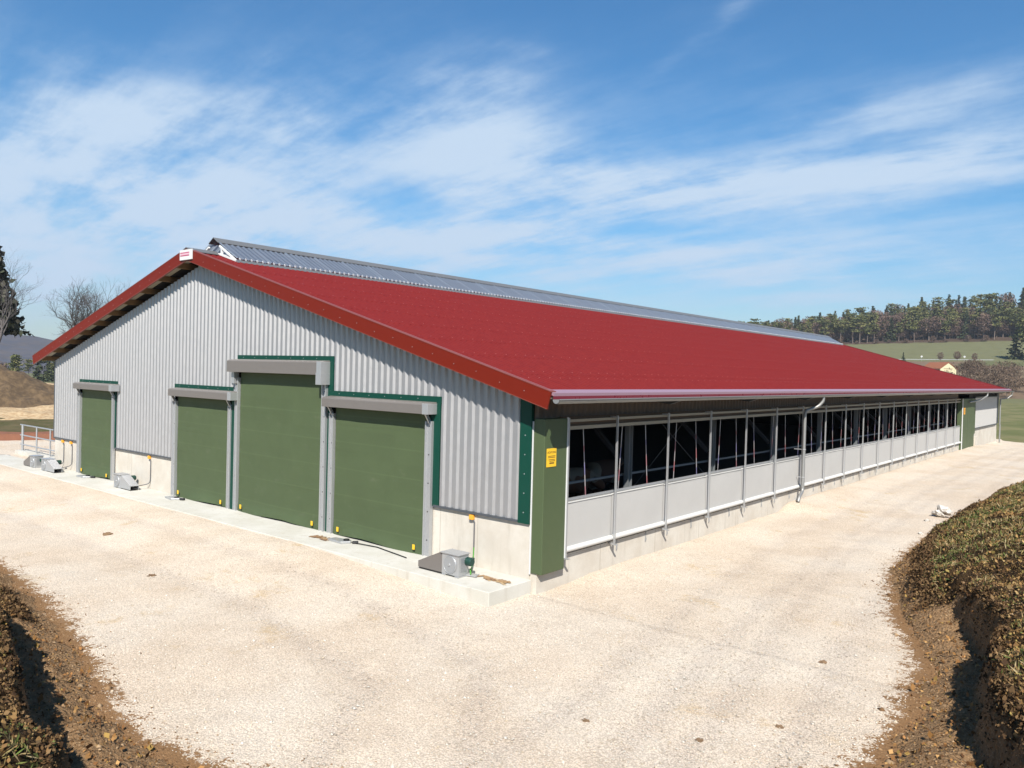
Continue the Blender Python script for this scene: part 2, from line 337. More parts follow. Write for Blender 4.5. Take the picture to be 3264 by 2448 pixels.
# ------------------------------------------------------------------ terrain
def sst(a, b, x):
    u = np.clip((x-a)/(b-a), 0, 1); return u*u*(3-2*u)
_G = rng.random((256, 256))
def vnoise(x, y):
    xi = np.floor(x).astype(int); yi = np.floor(y).astype(int); fx = x-xi; fy = y-yi
    fx = fx*fx*(3-2*fx); fy = fy*fy*(3-2*fy); g = lambda i, j: _G[i % 256, j % 256]
    return (g(xi, yi)*(1-fx)+g(xi+1, yi)*fx)*(1-fy)+(g(xi, yi+1)*(1-fx)+g(xi+1, yi+1)*fx)*fy-.5
def fbm(x, y, s, o=4):
    r = 0; a = 1
    for k in range(o): r = r+a*vnoise(x*s+17*k, y*s+31*k); a *= .55; s *= 2.03
    return r
def yard_h(x, y):
    side = -.3+.28*sst(5, 22, y)-.42*sst(44, 60, y)
    near = np.where(y < 13.2, -.27, -.05-.4*sst(45, 58, y))
    near = -.26+.08*sst(.3, 3.5, y)+.22*sst(12.6, 13.7, y)-.42*sst(45, 58, y)
    side = side*(1-(1-sst(.3, 2.2, x))*sst(0, 2, y))+near*(1-sst(.3, 2.2, x))*sst(0, 2, y)
    slab = -.27+.25*(1-sst(-5.5, .3, x))
    k = 1-sst(-4.5, -1.1, y); gab = slab*(1-k)+(-.3)*k
    w = sst(-.3, .3, x)*sst(-1.2, 0, y)
    h = np.where(x > 0, side*w+gab*(1-w), gab)
    h = np.where((x > 0) & (y < 0), gab, h)
    h = h+.03*fbm(x, y, .5)+.012*fbm(x, y, 2.5)
    return h
TOE = [(-14, -6.1), (-8.9, -6.3), (-6.3, -6.57), (-4.48, -6.83), (-2.52, -7.24), (-.86, -7.69), (.2, -7.86), (1.3, -7.75), (2.1, -7.5), (3.4, -6.75), (4.6, -5.75), (5.9, -4.5), (6.75, -3.4),
       (7.1, -2.6), (7.1, -1.9), (7.1, -1.1), (6.92, -.1), (6.8, 1.2), (6.4, 2.4), (5.85, 3.6), (5.5, 4.9), (4.95, 7.2), (4.75, 10), (4.8, 14), (5.05, 18), (5.5, 24), (6.5, 30), (12, 33), (60, 33), (60, -40), (-14, -40)]
def sdist(x, y):
    """distance inside the bank region (negative outside)"""
    d = np.full(x.shape, 1e9); ins = np.zeros(x.shape, bool); n = len(TOE)
    for i in range(n):
        x0, y0 = TOE[i]; x1, y1 = TOE[(i+1) % n]; dx, dy = x1-x0, y1-y0
        t = np.clip(((x-x0)*dx+(y-y0)*dy)/(dx*dx+dy*dy), 0, 1)
        d = np.minimum(d, np.hypot(x-x0-t*dx, y-y0-t*dy))
        if dy != 0: ins ^= ((y0 > y) != (y1 > y)) & (x < (x1-x0)*(y-y0)/dy+x0)
    return np.where(ins, d, -d)
def bank_h(x, y, d):
    d0 = d+.09*fbm(x, y, .9, 2)+.05*fbm(x, y, 4)
    d = d+.24*fbm(x, y, 1.1)+.07*fbm(x, y, 4)
    c = 1.0+.45*sst(-1, 1.5, x)+.9*sst(1.6, 3.0, x)*sst(-2.8, -4.4, y)-.55*sst(5, 6, x)*sst(-3.2, -1.5, y)+.07*fbm(x, y, .8, 3)+.07*fbm(x, y, 3.5, 2)
    apron = .17*sst(0, .7, d)
    cut = apron+.66*sst(c-.16, c+.05, d0)+.23*np.clip(d0-c, 0, 7)+.10*sst(c, c+.35, d0)
    mound = .05+np.where(d < 0, 0, 2.05*(1-np.exp(-np.clip(d, 0, 9)*.48)))
    k = sst(2.2, 5.0, y)*sst(3, 4.5, x)
    k2 = sst(-2.6, -5.5, x)*sst(-5, -6, y) if False else (1-sst(-6.5, -2.6, x))*(y < -4)
    soft = apron+.80*sst(.6, 2.0, d)+.2*np.clip(d-1.5, 0, 7)
    z = cut*(1-k)*(1-k2)+mound*k+soft*k2*(1-k)
    rough = np.clip(d, 0, .5)/.5
    return z+rough*(.13*fbm(x, y, 2.2)+.07*fbm(x, y, 7)), d, np.where(k+k2 > .5, sst(.15, .7, d), sst(c-.06, c+.12, d0))
def grid(xs, ys):
    X, Y = np.meshgrid(xs, ys); nx, ny = len(xs), len(ys)
    i = np.arange(nx*ny).reshape(ny, nx)
    F = np.stack([i[:-1, :-1], i[:-1, 1:], i[1:, 1:], i[1:, :-1]], -1).reshape(-1, 4)
    return X.ravel(), Y.ravel(), F
def arr(*segs):
    return np.unique(np.round(np.concatenate([np.arange(a, b, s) for a, b, s in segs]), 4))

# gravel yard: fine near the viewer
X, Y, F = grid(arr((-70, -30, 1), (-30, -14, .4), (-14, 9, .1), (9, 30.1, .5)), arr((-14, -9, .4), (-9, 6, .1), (6, 20, .25), (20, 60.3, .6)))
Z = yard_h(X, Y)
inside = (X < -.12) & (X > -23.0) & (Y > -.9) & (Y < 57.6); Z = np.where(inside, -.75, Z)
Z = np.where((X < -24) & (Y > 4), Z-.8, Z)
D = sdist(X, Y)
earth = np.clip(1-np.abs(D+.0)/.62, 0, 1)*.72+sst(-.2, .5, D)*.6
track = np.zeros(len(X))
for pts_ in ([(4.6, -6.2), (4.4, -3), (3.6, 1), (2.7, 8), (2.6, 20), (2.9, 45), (4, 60)], [(3.4, -6.8), (1.5, -4.2), (-3, -3.3), (-10, -3.2), (-20, -3.4), (-32, -3.8)], [(5.6, -4.5), (4.6, 2), (3.8, 10), (3.6, 30), (4.2, 60)]):
    for off in (-.85, .85):
        q = np.array(pts_, float); tn = np.gradient(q, axis=0); tn /= np.linalg.norm(tn, axis=1)[:, None]; q = q+off*np.c_[-tn[:, 1], tn[:, 0]]; dm = np.full(len(X), 1e9)
        for (x0, y0), (x1, y1) in zip(q[:-1], q[1:]):
            dx, dy = x1-x0, y1-y0; tt = np.clip(((X-x0)*dx+(Y-y0)*dy)/(dx*dx+dy*dy), 0, 1); dm = np.minimum(dm, np.hypot(X-x0-tt*dx, Y-y0-tt*dy))
        track = np.maximum(track, np.clip(1-dm/.5, 0, 1)*.8)
Z = Z-np.where(inside, 0, track*.018)
keep = (D[F].max(1) < 1.0) & ~inside[F].all(1)
o = np_mesh('gravel_yard', np.c_[X, Y, Z], F[keep], MT['gravel'], col=np.c_[earth, track, earth], smooth=True); setp(o, kind='structure')

# earth bank around the viewer
X, Y, F = grid(arr((-16, -10, .25), (-10, 11, .07), (11, 25, .6)), arr((-19, -12, .5), (-12, 8, .07), (8, 16, .14), (16, 34, .3)))
D = sdist(X, Y); zb, Dn, turf = bank_h(X, Y, D)
Z = yard_h(X, Y)+zb-np.where(Dn < .06, .05, 0)
keep = (Dn[F].max(1) > -.02)
o = np_mesh('earth_bank', np.c_[X, Y, Z], F[keep], MT['soil'], col=np.c_[turf, turf, turf], smooth=True); setp(o, kind='structure')

# dry turf: withered leaves and stalks lying over the bank (uncountable)
def bank_surface(x, y):
    d = sdist(x, y); z, dn, tf = bank_h(x, y, d); return yard_h(x, y)+z, dn, tf
def leaf_cloud(P, size, cols, up=.5, aspect=2.0):
    n = len(P); a = rng.uniform(0, 2*np.pi, n); tl = rng.uniform(-1, 1, (n, 3))*(1-up)+np.array([0, 0, up]); tl /= np.linalg.norm(tl, axis=1)[:, None]
    h = np.c_[np.cos(a), np.sin(a), np.zeros(n)]; t1 = np.cross(tl, h); t1 /= np.linalg.norm(t1, axis=1)[:, None]; t2 = np.cross(tl, t1)
    s = np.asarray(size)[:, None]*np.ones((n, 1)); V = np.empty((n, 4, 3))
    V[:, 0] = P-t1*s*.5; V[:, 1] = P+t2*s*.5/aspect*1.4; V[:, 2] = P+t1*s*.5; V[:, 3] = P-t2*s*.5/aspect*1.2
    return V.reshape(-1, 3), np.arange(4*n).reshape(n, 4), cols
N = 560000
x = np.concatenate([rng.uniform(-12, 9.5, N//3), rng.uniform(3.5, 10.5, N//3*2)]); y = np.concatenate([rng.uniform(-13, -7, N//3), rng.uniform(-9, 14, N//3)])
y = np.concatenate([y, rng.uniform(-7, 26, len(x)-len(y))])
z, dn, tf = bank_surface(x, y)
patch = fbm(x, y, .9, 4)
keep = (dn > .02) & (rng.random(len(x)) < np.where(tf > .5, .50+.75*patch, .12)) & (np.hypot(x-CAM[0], y-CAM[1]) > 2.5)
x, y, z, tf, patch = x[keep], y[keep], z[keep], tf[keep], patch[keep]; n = len(x)
pal = np.array([(.25, .145, .055), (.33, .20, .08), (.15, .08, .032), (.40, .27, .12), (.20, .115, .04), (.28, .155, .06), (.11, .06, .028), (.30, .22, .07)])
c = pal[rng.integers(0, len(pal), n)]*rng.uniform(.7, 1.25, (n, 1))
gm = (fbm(x, y, .8, 4)+.22*rng.normal(size=n) > .37) & (tf > .5)
c[gm] = np.array((.10, .12, .035))*rng.uniform(.6, 1.5, (gm.sum(), 1))
c[tf < .5] = c[tf < .5]*np.array((1.15, 1, .9))
# roots and leaves hanging over the lip of the cut
lip = np.nonzero((tf > .04) & (tf < .97))[0]; lip = np.repeat(lip, 9); q = len(lip)
lx = x[lip]+rng.normal(size=q)*.05; ly = y[lip]+rng.normal(size=q)*.05; lz = bank_surface(lx, ly)[0]+rng.uniform(-.01, .05, q)
lc = np.array([(.10, .055, .025), (.17, .10, .045), (.06, .033, .016), (.24, .15, .07)])[rng.integers(0, 4, q)]*rng.uniform(.7, 1.2, (q, 1))
x = np.r_[x, lx]; y = np.r_[y, ly]; z = np.r_[z, lz]; c = np.r_[c, lc]; n = len(x)
V, F, c = leaf_cloud(np.c_[x, y, z+rng.uniform(0, .07, n)], np.clip(np.exp(rng.normal(-3.45, .5, n)), .010, .11), c, up=.35, aspect=1.9)
# dry grass stalks, mostly on the bank by the long side
q = 48000; gx = np.r_[rng.uniform(4.8, 10, q), rng.uniform(-9, 5, q//2)]; gy = np.r_[rng.uniform(-6, 20, q), rng.uniform(-12.5, -7.5, q//2)]; gz, gd, gt = bank_surface(gx, gy)
kp = (gt > .6) & (gd > .1) & (fbm(gx, gy, .7, 3) > -.02) & (np.hypot(gx-CAM[0], gy-CAM[1]) > 3); gx, gy, gz = gx[kp], gy[kp], gz[kp]; q = len(gx)
gc = np.array([(.36, .27, .13), (.28, .22, .09), (.16, .18, .05), (.42, .33, .18), (.11, .15, .035)])[rng.integers(0, 5, q)]*rng.uniform(.7, 1.2, (q, 1))
V2, F2, gc = leaf_cloud(np.c_[gx, gy, gz+.05], rng.uniform(.06, .17, q), gc, up=.15, aspect=11)
F = np.r_[F, F2+len(V)]; V = np.r_[V, V2]; c = np.r_[c, gc]
o = np_mesh('dry_turf', V, F, MT['leaf'], col=c); setp(o, kind='stuff')

# loose stones on the gravel (uncountable)
def stones(P, size, cols, name, m):
    ph = np.array([(1, 0, 0), (0, 1, 0), (-1, 0, 0), (0, -1, 0), (0, 0, 1), (0, 0, -.6)], float)
    fs = np.array([(0, 1, 4), (1, 2, 4), (2, 3, 4), (3, 0, 4), (1, 0, 5), (2, 1, 5), (3, 2, 5), (0, 3, 5)])
    n = len(P); V = ph[None]*rng.uniform(.55, 1.2, (n, 6, 1)); a = rng.uniform(0, 6.28, n); ca, sa = np.cos(a), np.sin(a)
    tx = V[..., 0]*ca[:, None]-V[..., 1]*sa[:, None]; ty = V[..., 0]*sa[:, None]+V[..., 1]*ca[:, None]
    V = np.stack([tx, ty*.75, V[..., 2]*.55], -1)*np.asarray(size)[:, None, None]+P[:, None, :]
    F = (fs[None]+6*np.arange(n)[:, None, None]).reshape(-1, 3)
    return np_mesh(name, V.reshape(-1, 3), F, m, col=np.repeat(cols, 8, axis=0))
N = 120000
x = rng.uniform(-9, 7, N); y = rng.uniform(-8, 9, N); d = sdist(x, y)
dist = np.hypot(x-CAM[0], y-CAM[1])
keep = (d < -.08) & ~((x < .12) & (y > -1.5)) & (rng.random(N) < np.clip(1.6-dist/14, .12, 1))
x, y = x[keep], y[keep]; n = len(x)
c = np.array([(.74, .65, .53), (.80, .72, .62), (.58, .50, .41), (.68, .57, .43), (.84, .79, .70)])[rng.integers(0, 5, n)]*rng.uniform(.85, 1.12, (n, 1))
o = stones(np.c_[x, y, yard_h(x, y)+.002], rng.uniform(.006, .019, n)*(1+(rng.random(n) < .05)*.8), c, 'loose_stones', MT['stonem']); setp(o, kind='stuff')
# crumbs of earth where the bank meets the stones (uncountable)
N = 90000
x = rng.uniform(-10, 8, N); y = rng.uniform(-8.5, 10, N); d = sdist(x, y)+.25*fbm(x, y, 1.2)
keep = (d > -.7) & (d < 1.3) & (rng.random(N) < np.exp(-np.clip(-d, 0, 1)*5.5)*.9)
x, y = x[keep], y[keep]; n = len(x); z, dn, tf = bank_surface(x, y); z = np.where(dn < 0, yard_h(x, y), z)
c = np.array([(.22, .125, .06), (.32, .20, .105), (.16, .085, .037), (.42, .29, .17)])[rng.integers(0, 4, n)]*rng.uniform(.8, 1.2, (n, 1))
o = stones(np.c_[x, y, z], rng.uniform(.006, .028, n)*(1+(rng.random(n) < .02)*rng.uniform(.8, 2.4, n)), c, 'earth_crumbs', MT['stonem']); setp(o, kind='stuff')

# far land: one sheet to the horizon
def land(x, y):
    s = -.2*x+.98*y; t = np.clip((x+240)/177, -.2, 1.5)
    kn = [-3000, 0, 60, 262, 330, 420, 436, 560, 650, 720, 3000]
    lo_ = [-.9, -.9, -.55, -.45, 5.0, 13.2, 13.4, 25.5, 33, 37, 38]; hi_ = [-.9, -.9, -.55, -.45, 5.5, 14.5, 14.8, 31, 59, 65, 66]
    zr_ = np.interp(s, kn, lo_)*(1-t)+np.interp(s, kn, hi_)*t
    dd = np.hypot(x, y); zl = np.interp(dd, [0, 30, 60, 110, 260, 420, 3000], [-.9, -.9, -.7, 1.0, -3.2, -5, -6])
    w = sst(-52, -34, np.degrees(np.arctan2(x+5, y+8)))*sst(-80, -10, y)
    z = zr_*w+zl*(1-w)
    z = np.where(y < -40, np.minimum(z, -.9)*0-.9, z)
    return z, s, w
def lin(a, b, n): return np.linspace(a, b, n)
xs = np.unique(np.concatenate([lin(-2600, -420, 40), lin(-420, 80, 130), lin(80, 2600, 40)])); ys = np.unique(np.concatenate([lin(-2600, -60, 30), lin(-60, 760, 210), lin(760, 2600, 30)]))
X, Y, F = grid(xs, ys); Z, S, W = land(X, Y)
Z = Z+np.where((S > 60), .5*fbm(X, Y, .02)*sst(60, 300, S), 0)
C = np.tile(np.array((.175, .175, .085)), (len(X), 1))
def paint(m, c): C[m] = c
rw = W > .4
paint(rw & (S > 262) & (S <= 424), (.205, .145, .095)); paint(rw & (S > 424) & (S < 560), (.175, .175, .088)); paint(rw & (S >= 560), (.085, .058, .042))
paint(rw & (S > 395) & (S <= 424) & (X > -60), (.14, .145, .065)); paint(rw & (S > 340) & (S < 378) & (X > -75), (.30, .235, .15))
o = np_mesh('ground', np.c_[X, Y, Z], F, MT['far'], col=C, smooth=True); setp(o, kind='structure')
# meadow beyond the barn, mown in strips
X, Y, F = grid(lin(-60, 80, 120), lin(60.0, 262, 120)); Z = land(X, Y)[0]+.06+.12*fbm(X, Y, .08)
o = np_mesh('meadow', np.c_[X, Y, Z], F, MT['grass'], smooth=True); setp(o, kind='structure')
# road on the far slope
m = MB(); ex = []
for x_ in np.linspace(-160, -52, 40):
    y_ = (430+.2*x_)/.98; z_ = float(land(np.array([x_]), np.array([y_]))[0][0]); ex.append((x_, y_, z_))
for a, b in zip(ex[:-1], ex[1:]):
    m.add([(a[0], a[1]-3, a[2]+.9), (b[0], b[1]-3, b[2]+.9), (b[0], b[1]+3, b[2]+1.3), (a[0], a[1]+3, a[2]+1.3)], [(0, 1, 2, 3)])
o = m.build('road', mat('pale_road', (.50, .50, .49), .9)); setp(o, kind='structure')


# ------------------------------------------------------------------ cattle barn
XA, ZR, T = -12.61, 7.37, .278; PA = math.atan(T)
W_, L_, OV = 23.13, 57.75, .45
XE, XL, YF = .773, -24.2, 58.4            # right eave, left eave, far verge
def rz(x): return ZR-abs(x-XA)*T
barn = empty('cattle_barn', (0, 0, 0), 0, 'long cattle barn with red corrugated roof, silver ribbed gable and green roller doors', 'barn')
DOORS = [(-20.86, -17.98, 3.39), (-13.93, -10.66, 3.424), (-10.44, -6.36, 4.325), (-6.22, -2.66, 3.479)]
HC = 1.11
# concrete plinth
m = MB(); ends = [-W_, -20.80, -18.0, -13.83, -2.74, 0]
for a, b in ((-W_, -20.78), (-17.99, -13.86), (-2.74, 0)): m.box(a, b, .0, .22, -.6, HC+.1)
m.box(-.22, 0, .22, L_, -.9, 1.33); m.box(-.22, -.002, .03, .22, HC+.1, 1.33); m.box(.001, .165, .04, 47.2, -.9, .36); m.box(-W_-.0, -W_+.2, .23, L_, -.9, 1.33); m.box(-W_+.2, -.22, L_-.2, L_-.004, -.9, 1.2)
for y in (2.3, 7.05, 11.8, 14.0):
    pass
m.each('plinth_wall', MT['concrete'], barn)
MT['seam'] = mat('formwork_seam', (.44, .39, .32), .9, 0, var=.2)
for x in (-1.37, -2.45, -15.5, -16.8, -21.9):
    m = MB(); m.box(x, x+.010, -.003, .05, -.02, HC-.02)
    m.build('formwork_seam', MT['seam'], barn)
for y in (2.3, 4.7, 7.05, 9.4, 11.8, 16.5, 21.2, 25.9, 30.6, 35.3):
    m = MB(); m.box(.1, .168, y, y+.012, -.5, .352)
    m.build('formwork_seam', MT['seam'], barn)
# ribbed gable cladding with real trapezoid ribs
def rib_profile(x0, x1, period=.205, depth=.046):
    out = []; x = x1; k = 0
    offs = [(0, 0), (.062, 0), (.062+.041, 1), (.062+.041+.061, 1)]
    while x > x0-period:
        for o_, d_ in offs: out.append((x-o_, d_*depth))
        x -= period
    return [(min(max(a, x0), x1), d) for a, d in out if a > x0-period*.2]
def clad_gable(y, sgn, doors):
    prof = rib_profile(-W_+.04, -.02); xs = [p[0] for p in prof]; extra = []
    for l, r, z in doors: extra += [l, r]
    pts = sorted(set([(round(a, 4), d) for a, d in prof]+[(e, None) for e in extra]), key=lambda p: p[0])
    xa_ = np.array(sorted(xs)); da_ = np.array([d for a, d in sorted(prof)])
    P_ = [(a, float(np.interp(a, xa_, da_)) if d is None else d) for a, d in pts]
    m = MB()
    for (a, d0), (b, d1) in zip(P_[:-1], P_[1:]):
        if b-a < 1e-5: continue
        mid = (a+b)/2; z0 = HC+.02
        for l, r, z in doors:
            if l < mid < r: z0 = z-.02
        m.add([(a, y-sgn*d0, z0), (b, y-sgn*d1, z0), (b, y-sgn*d1, rz(b)-.40), (a, y-sgn*d0, rz(a)-.40)], [(0, 1, 2, 3)])
    return m
clad_gable(-.004, 1, DOORS).build('gable_cladding', MT['clad'], barn, fix=False)
clad_gable(L_+.05, -1, []).build('gable_cladding', MT['clad'], barn, fix=False)
# near-black sheets added behind the gable and walls, so that no light leaks in
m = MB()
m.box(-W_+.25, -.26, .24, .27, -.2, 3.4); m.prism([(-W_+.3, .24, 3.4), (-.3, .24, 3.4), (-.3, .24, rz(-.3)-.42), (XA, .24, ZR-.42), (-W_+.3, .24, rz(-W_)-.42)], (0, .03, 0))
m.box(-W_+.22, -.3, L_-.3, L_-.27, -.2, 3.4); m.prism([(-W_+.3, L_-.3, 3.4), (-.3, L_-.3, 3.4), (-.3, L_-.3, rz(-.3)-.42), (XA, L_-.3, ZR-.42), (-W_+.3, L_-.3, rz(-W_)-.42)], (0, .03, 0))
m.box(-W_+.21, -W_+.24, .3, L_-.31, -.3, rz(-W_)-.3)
m.each('light_block_sheet', MT['dark'], barn)
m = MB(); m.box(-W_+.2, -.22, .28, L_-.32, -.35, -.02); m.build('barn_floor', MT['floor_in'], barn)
# left long wall above the plinth
m = MB(); m.box(-W_, -W_+.05, .05, L_, 1.33, rz(-W_)-.35); m.build('left_cladding', MT['clad'], barn)
# roof sheets: sine waves running down the slope
def roof_side(x_eave, name):
    per, nper = .177, 6; ys = np.arange(-OV+.02, YF, per/nper); n = len(ys)
    run = abs(x_eave-XA); rows = int(run/1.45)+1; V = []; F = []
    sg = 1 if x_eave > XA else -1
    wave = .028*np.cos(2*np.pi*ys/per); b = 0
    for r in range(rows):
        a0 = r*run/rows; a1 = min((r+1)*run/rows+.12, run) if r < rows-1 else run
        lift0, lift1 = -.003, .007
        for a, lf in ((a0, lift0), (a1, lift1)):
            V.append(np.c_[np.full(n, XA+sg*a), ys, ZR-a*T+wave+lf])
        i = np.arange(n-1)
        f = np.stack([b+i, b+n+i, b+n+i+1, b+i+1], -1)
        F.append(f if sg > 0 else f[:, ::-1]); b += 2*n
        # sheet ends turn down a little so that each lap shows as an edge
        V.append(np.c_[np.full(n, XA+sg*a1), ys, ZR-a1*T+wave+lift1]); V.append(np.c_[np.full(n, XA+sg*a1), ys, ZR-a1*T+wave-.006])
        f = np.stack([b+i, b+n+i, b+n+i+1, b+i+1], -1); F.append(f if sg > 0 else f[:, ::-1]); b += 2*n
    o = np_mesh(name, np.concatenate(V), np.concatenate(F), MT['roof'], barn, smooth=True)
    o.data.set_sharp_from_angle(angle=R(50))
    return o
roof_r = roof_side(XE, 'roof'); roof_l = roof_side(XL, 'roof')
# screws along the sheet laps
P = []
run = XE-XA; rows = int(run/1.45)+1
for r in range(rows):
    for q in ((r+1)*run/rows-.05, ) if r < rows-1 else (run-.14, run-.95):
        for y in np.arange(-.30, YF, .177*2): P.append((XA+q+rng.normal()*.006, y, ZR-q*T+.036))
P = np.array(P); n = len(P); hx = np.array([(math.cos(a)*.011, math.sin(a)*.011, 0) for a in np.arange(6)*math.pi/3]); V = np.concatenate([P[:, None]+hx[None], (P+np.array((0, 0, .012)))[:, None]], 1)
F = np.array([(i, (i+1) % 6, 6) for i in range(6)])[None]+7*np.arange(n)[:, None, None]
o = np_mesh('roof_screws', V.reshape(-1, 3), F.reshape(-1, 3), mat('screw_cap', (.42, .16, .15), .5, .1), roof_r); setp(o, kind='stuff')
# underside boarding (dark) and beige soffit at the front verge
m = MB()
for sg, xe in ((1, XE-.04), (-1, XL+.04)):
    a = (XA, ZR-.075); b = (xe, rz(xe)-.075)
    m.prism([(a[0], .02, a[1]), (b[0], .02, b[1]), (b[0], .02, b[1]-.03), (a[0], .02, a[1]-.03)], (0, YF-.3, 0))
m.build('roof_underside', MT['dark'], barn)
m = MB()
for sg, xe in ((1, XE-.05), (-1, XL+.05)):
    a = (XA, ZR-.062); b = (xe, rz(xe)-.062)
    m.prism([(a[0], -OV+.01, a[1]), (b[0], -OV+.01, b[1]), (b[0], -OV+.01, b[1]-.03), (a[0], -OV+.01, a[1]-.03)], (0, OV, 0))
m.build('verge_soffit', mat('soffit_board', (.56, .52, .42), .8, var=.06), barn)
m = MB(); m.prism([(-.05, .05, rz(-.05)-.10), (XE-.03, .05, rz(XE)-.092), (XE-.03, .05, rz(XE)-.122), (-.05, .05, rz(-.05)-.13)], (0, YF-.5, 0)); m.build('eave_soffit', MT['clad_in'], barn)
# rake boards
DF = .326
def rake(xe, y0, y1, name='rake_board'):
    m = MB(); sg = 1 if xe > XA else -1; sn, cs = math.sin(PA)*DF, math.cos(PA)*DF
    top = [(XA, ZR+.045), (xe, rz(xe)+.045)]
    poly = [(XA, y0, ZR+.045), (xe, y0, rz(xe)+.045), (xe-sg*sn, y0, rz(xe)+.045-cs), (XA, y0, ZR+.045-DF/math.cos(PA))]
    m.prism(poly, (0, y1-y0, 0))
    folds = []   # folded top and bottom edges of the sheet
    for dz, w in ((.052, .16), (-DF/math.cos(PA)+.042, .05)):
        a = Vector((XA, 0, ZR+dz)); b = Vector((xe-(sg*sn if dz < 0 else 0), 0, rz(xe-(sg*sn if dz < 0 else 0))+dz))
        yy0, yy1 = (y0-.006, y0+w) if y1 > y0 else (y0+.006, y0-w)
        f = MB(); folds.append(f); f.prism([(a.x, yy0, a.z), (b.x, yy0, b.z), (b.x, yy0, b.z+.012), (a.x, yy0, a.z+.012)], (0, yy1-yy0, 0))
    s = m; s.cur = 1; n_ = int(abs(xe-XA)/.62)
    for k in range(n_):
        x_ = XA+sg*(.35+k*.62); z_ = rz(x_)-.12-.03*(k % 2)
        s.tube([(x_, y0-.001, z_), (x_, y0-.008 if y1 > y0 else y0+.008, z_)], .008, 7)
    o = m.build(name, [MT['fascia'], MT['galv']], barn)
    for f in folds: f.build('folded_edge', MT['rake_edge'], o)
rake(XE, -OV-.012, -OV+.018); rake(XL, -OV-.012, -OV+.018); rake(XE, YF+.02, YF-.01); rake(XL, YF+.02, YF-.01)
# purlins: ends show under the front verge
for sg, xs_ in ((-1, [-13.36-1.148*k for k in range(10)]), (1, [-11.9+1.148*k for k in range(11)])):
    for x_ in xs_:
        m = MB(); zt = rz(x_)-.092; h = .165
        m.prism([(x_-.045, -OV+.02, zt+.0), (x_+.045, -OV+.02, zt), (x_+.045, -OV+.02, zt-h), (x_-.045, -OV+.02, zt-h)], (0, OV+.4, 0))
        m.build('purlin', MT['wood'], barn)
# ridge cap at the front and the raised ventilation ridge
VY0, VY1 = .40, 57.4
m = MB()
for y0, y1 in ((-OV-.03, VY0+.05), (VY1, YF+.02)):
    m.prism([(XA, y0, ZR+.085), (XA+.36, y0, ZR-.36*T+.055), (XA+.36, y0, ZR-.36*T+.035), (XA, y0, ZR+.062), (XA-.36, y0, ZR-.36*T+.035), (XA-.36, y0, ZR-.36*T+.055)], (0, y1-y0, 0))
m.each('ridge_cap', MT['ridge'], barn)
VX, VZT, VZB = 1.24, 7.79, 7.12
def vent_side(sg):
    per, nper = .19, 8; ys = np.arange(VY0, VY1, per/nper); n = len(ys); ph = (ys/per) % 1
    w = .030*np.clip(1.6-np.abs(ph-.5)*6.5, 0, 1)          # narrow round ribs
    sheet = ((ys-VY0) % 1.14)/1.14; lift = .018*(1-sheet)+.02*(sheet < .06)
    V = []
    for q in (0, .5, 1): V.append(np.c_[np.full(n, XA+sg*(VX+.02)*q), ys, VZT+(VZB-VZT)*q+w+lift])
    V = np.concatenate(V); i = np.arange(n-1); F = np.concatenate([np.stack([k*n+i, (k+1)*n+i, (k+1)*n+i+1, k*n+i+1], -1) for k in (0, 1)])
    return np_mesh('ridge_vent', V, F if sg > 0 else F[:, ::-1], MT['vent'], barn, smooth=True)
vr = vent_side(1); vl = vent_side(-1)
m = MB()
for sg in (1, -1):
    x_ = XA+sg*VX; m.box(x_-.02, x_+.025, VY0, VY1, VZB-.085, VZB-.012)
m.each('vent_edge_rail', mat('vent_rail', (.30, .33, .35), .4, .3), vr)
m = MB()
for y in np.arange(VY0+.12, VY1, .19): m.tube([(XA+VX-.03, y, VZB+.035), (XA+VX+.02, y, VZB+.02)], [.030, .034], 7)
o = m.build('rib_ends', mat('vent_end', (.80, .82, .84), .3), vr); setp(o, kind='stuff')
m = MB()
for sg in (1, -1): m.prism([(XA, VY0-.03, VZT+.075), (XA+sg*.26, VY0-.03, VZT-.26*.54+.055), (XA+sg*.26, VY0-.03, VZT-.26*.54+.04), (XA, VY0-.03, VZT+.058)], (0, VY1-VY0+.06, 0))
m.build('vent_cap', MT['ridge'], vr)
for y in [VY0+.02]+list(np.arange(3.0, VY1, 3.0))+[VY1-.05]:
    for sg in (1, -1):
        m = MB(); m.beam((XA+sg*.30, y, ZR-.02), (XA+sg*(VX-.02), y, VZB-.03), .05, .10, (0, 1, 0)); m.beam((XA+sg*.30, y, VZT-.20), (XA+sg*(VX-.0), y, VZB-.05), .05, .06, (0, 1, 0))
        m.beam((XA+sg*.42, y, ZR-.05), (XA+sg*.42, y, VZT-.26), .06, .05, (0, 1, 0))
        m.build('vent_bracket', MT['white'], vr if sg > 0 else vl)
# eave: edge sheet with a reflection painted into its sloped lip, zinc gutter, rafter tails
m = MB(); m.prism([(XE-.10, -OV+.03, rz(XE-.10)+.066), (XE+.035, -OV+.03, rz(XE)+.034), (XE+.035, -OV+.03, rz(XE)-.024), (XE-.10, -OV+.03, rz(XE-.10)-.0)], (0, YF+OV-.02, 0))
m.build('eave_lip', mat('eave_lip_sheet', (.44, .27, .33), .35, .2), barn)
m = MB(); m.box(XE+.026, XE+.038, -OV+.03, YF+.01, rz(XE)-.115, rz(XE)-.025); m.build('eave_edge', MT['edge'], barn)
m = MB(); gx, gz, gr = XE+.125, rz(XE)-.085, .082
y0, y1 = -OV-.02, YF+.25
pr = [(gx+gr*math.cos(a), gz+gr*math.sin(a)) for a in np.linspace(-math.pi, 0, 13)]+[(gx+gr*.93*math.cos(a), gz+gr*.93*math.sin(a)) for a in np.linspace(0, -math.pi, 13)]
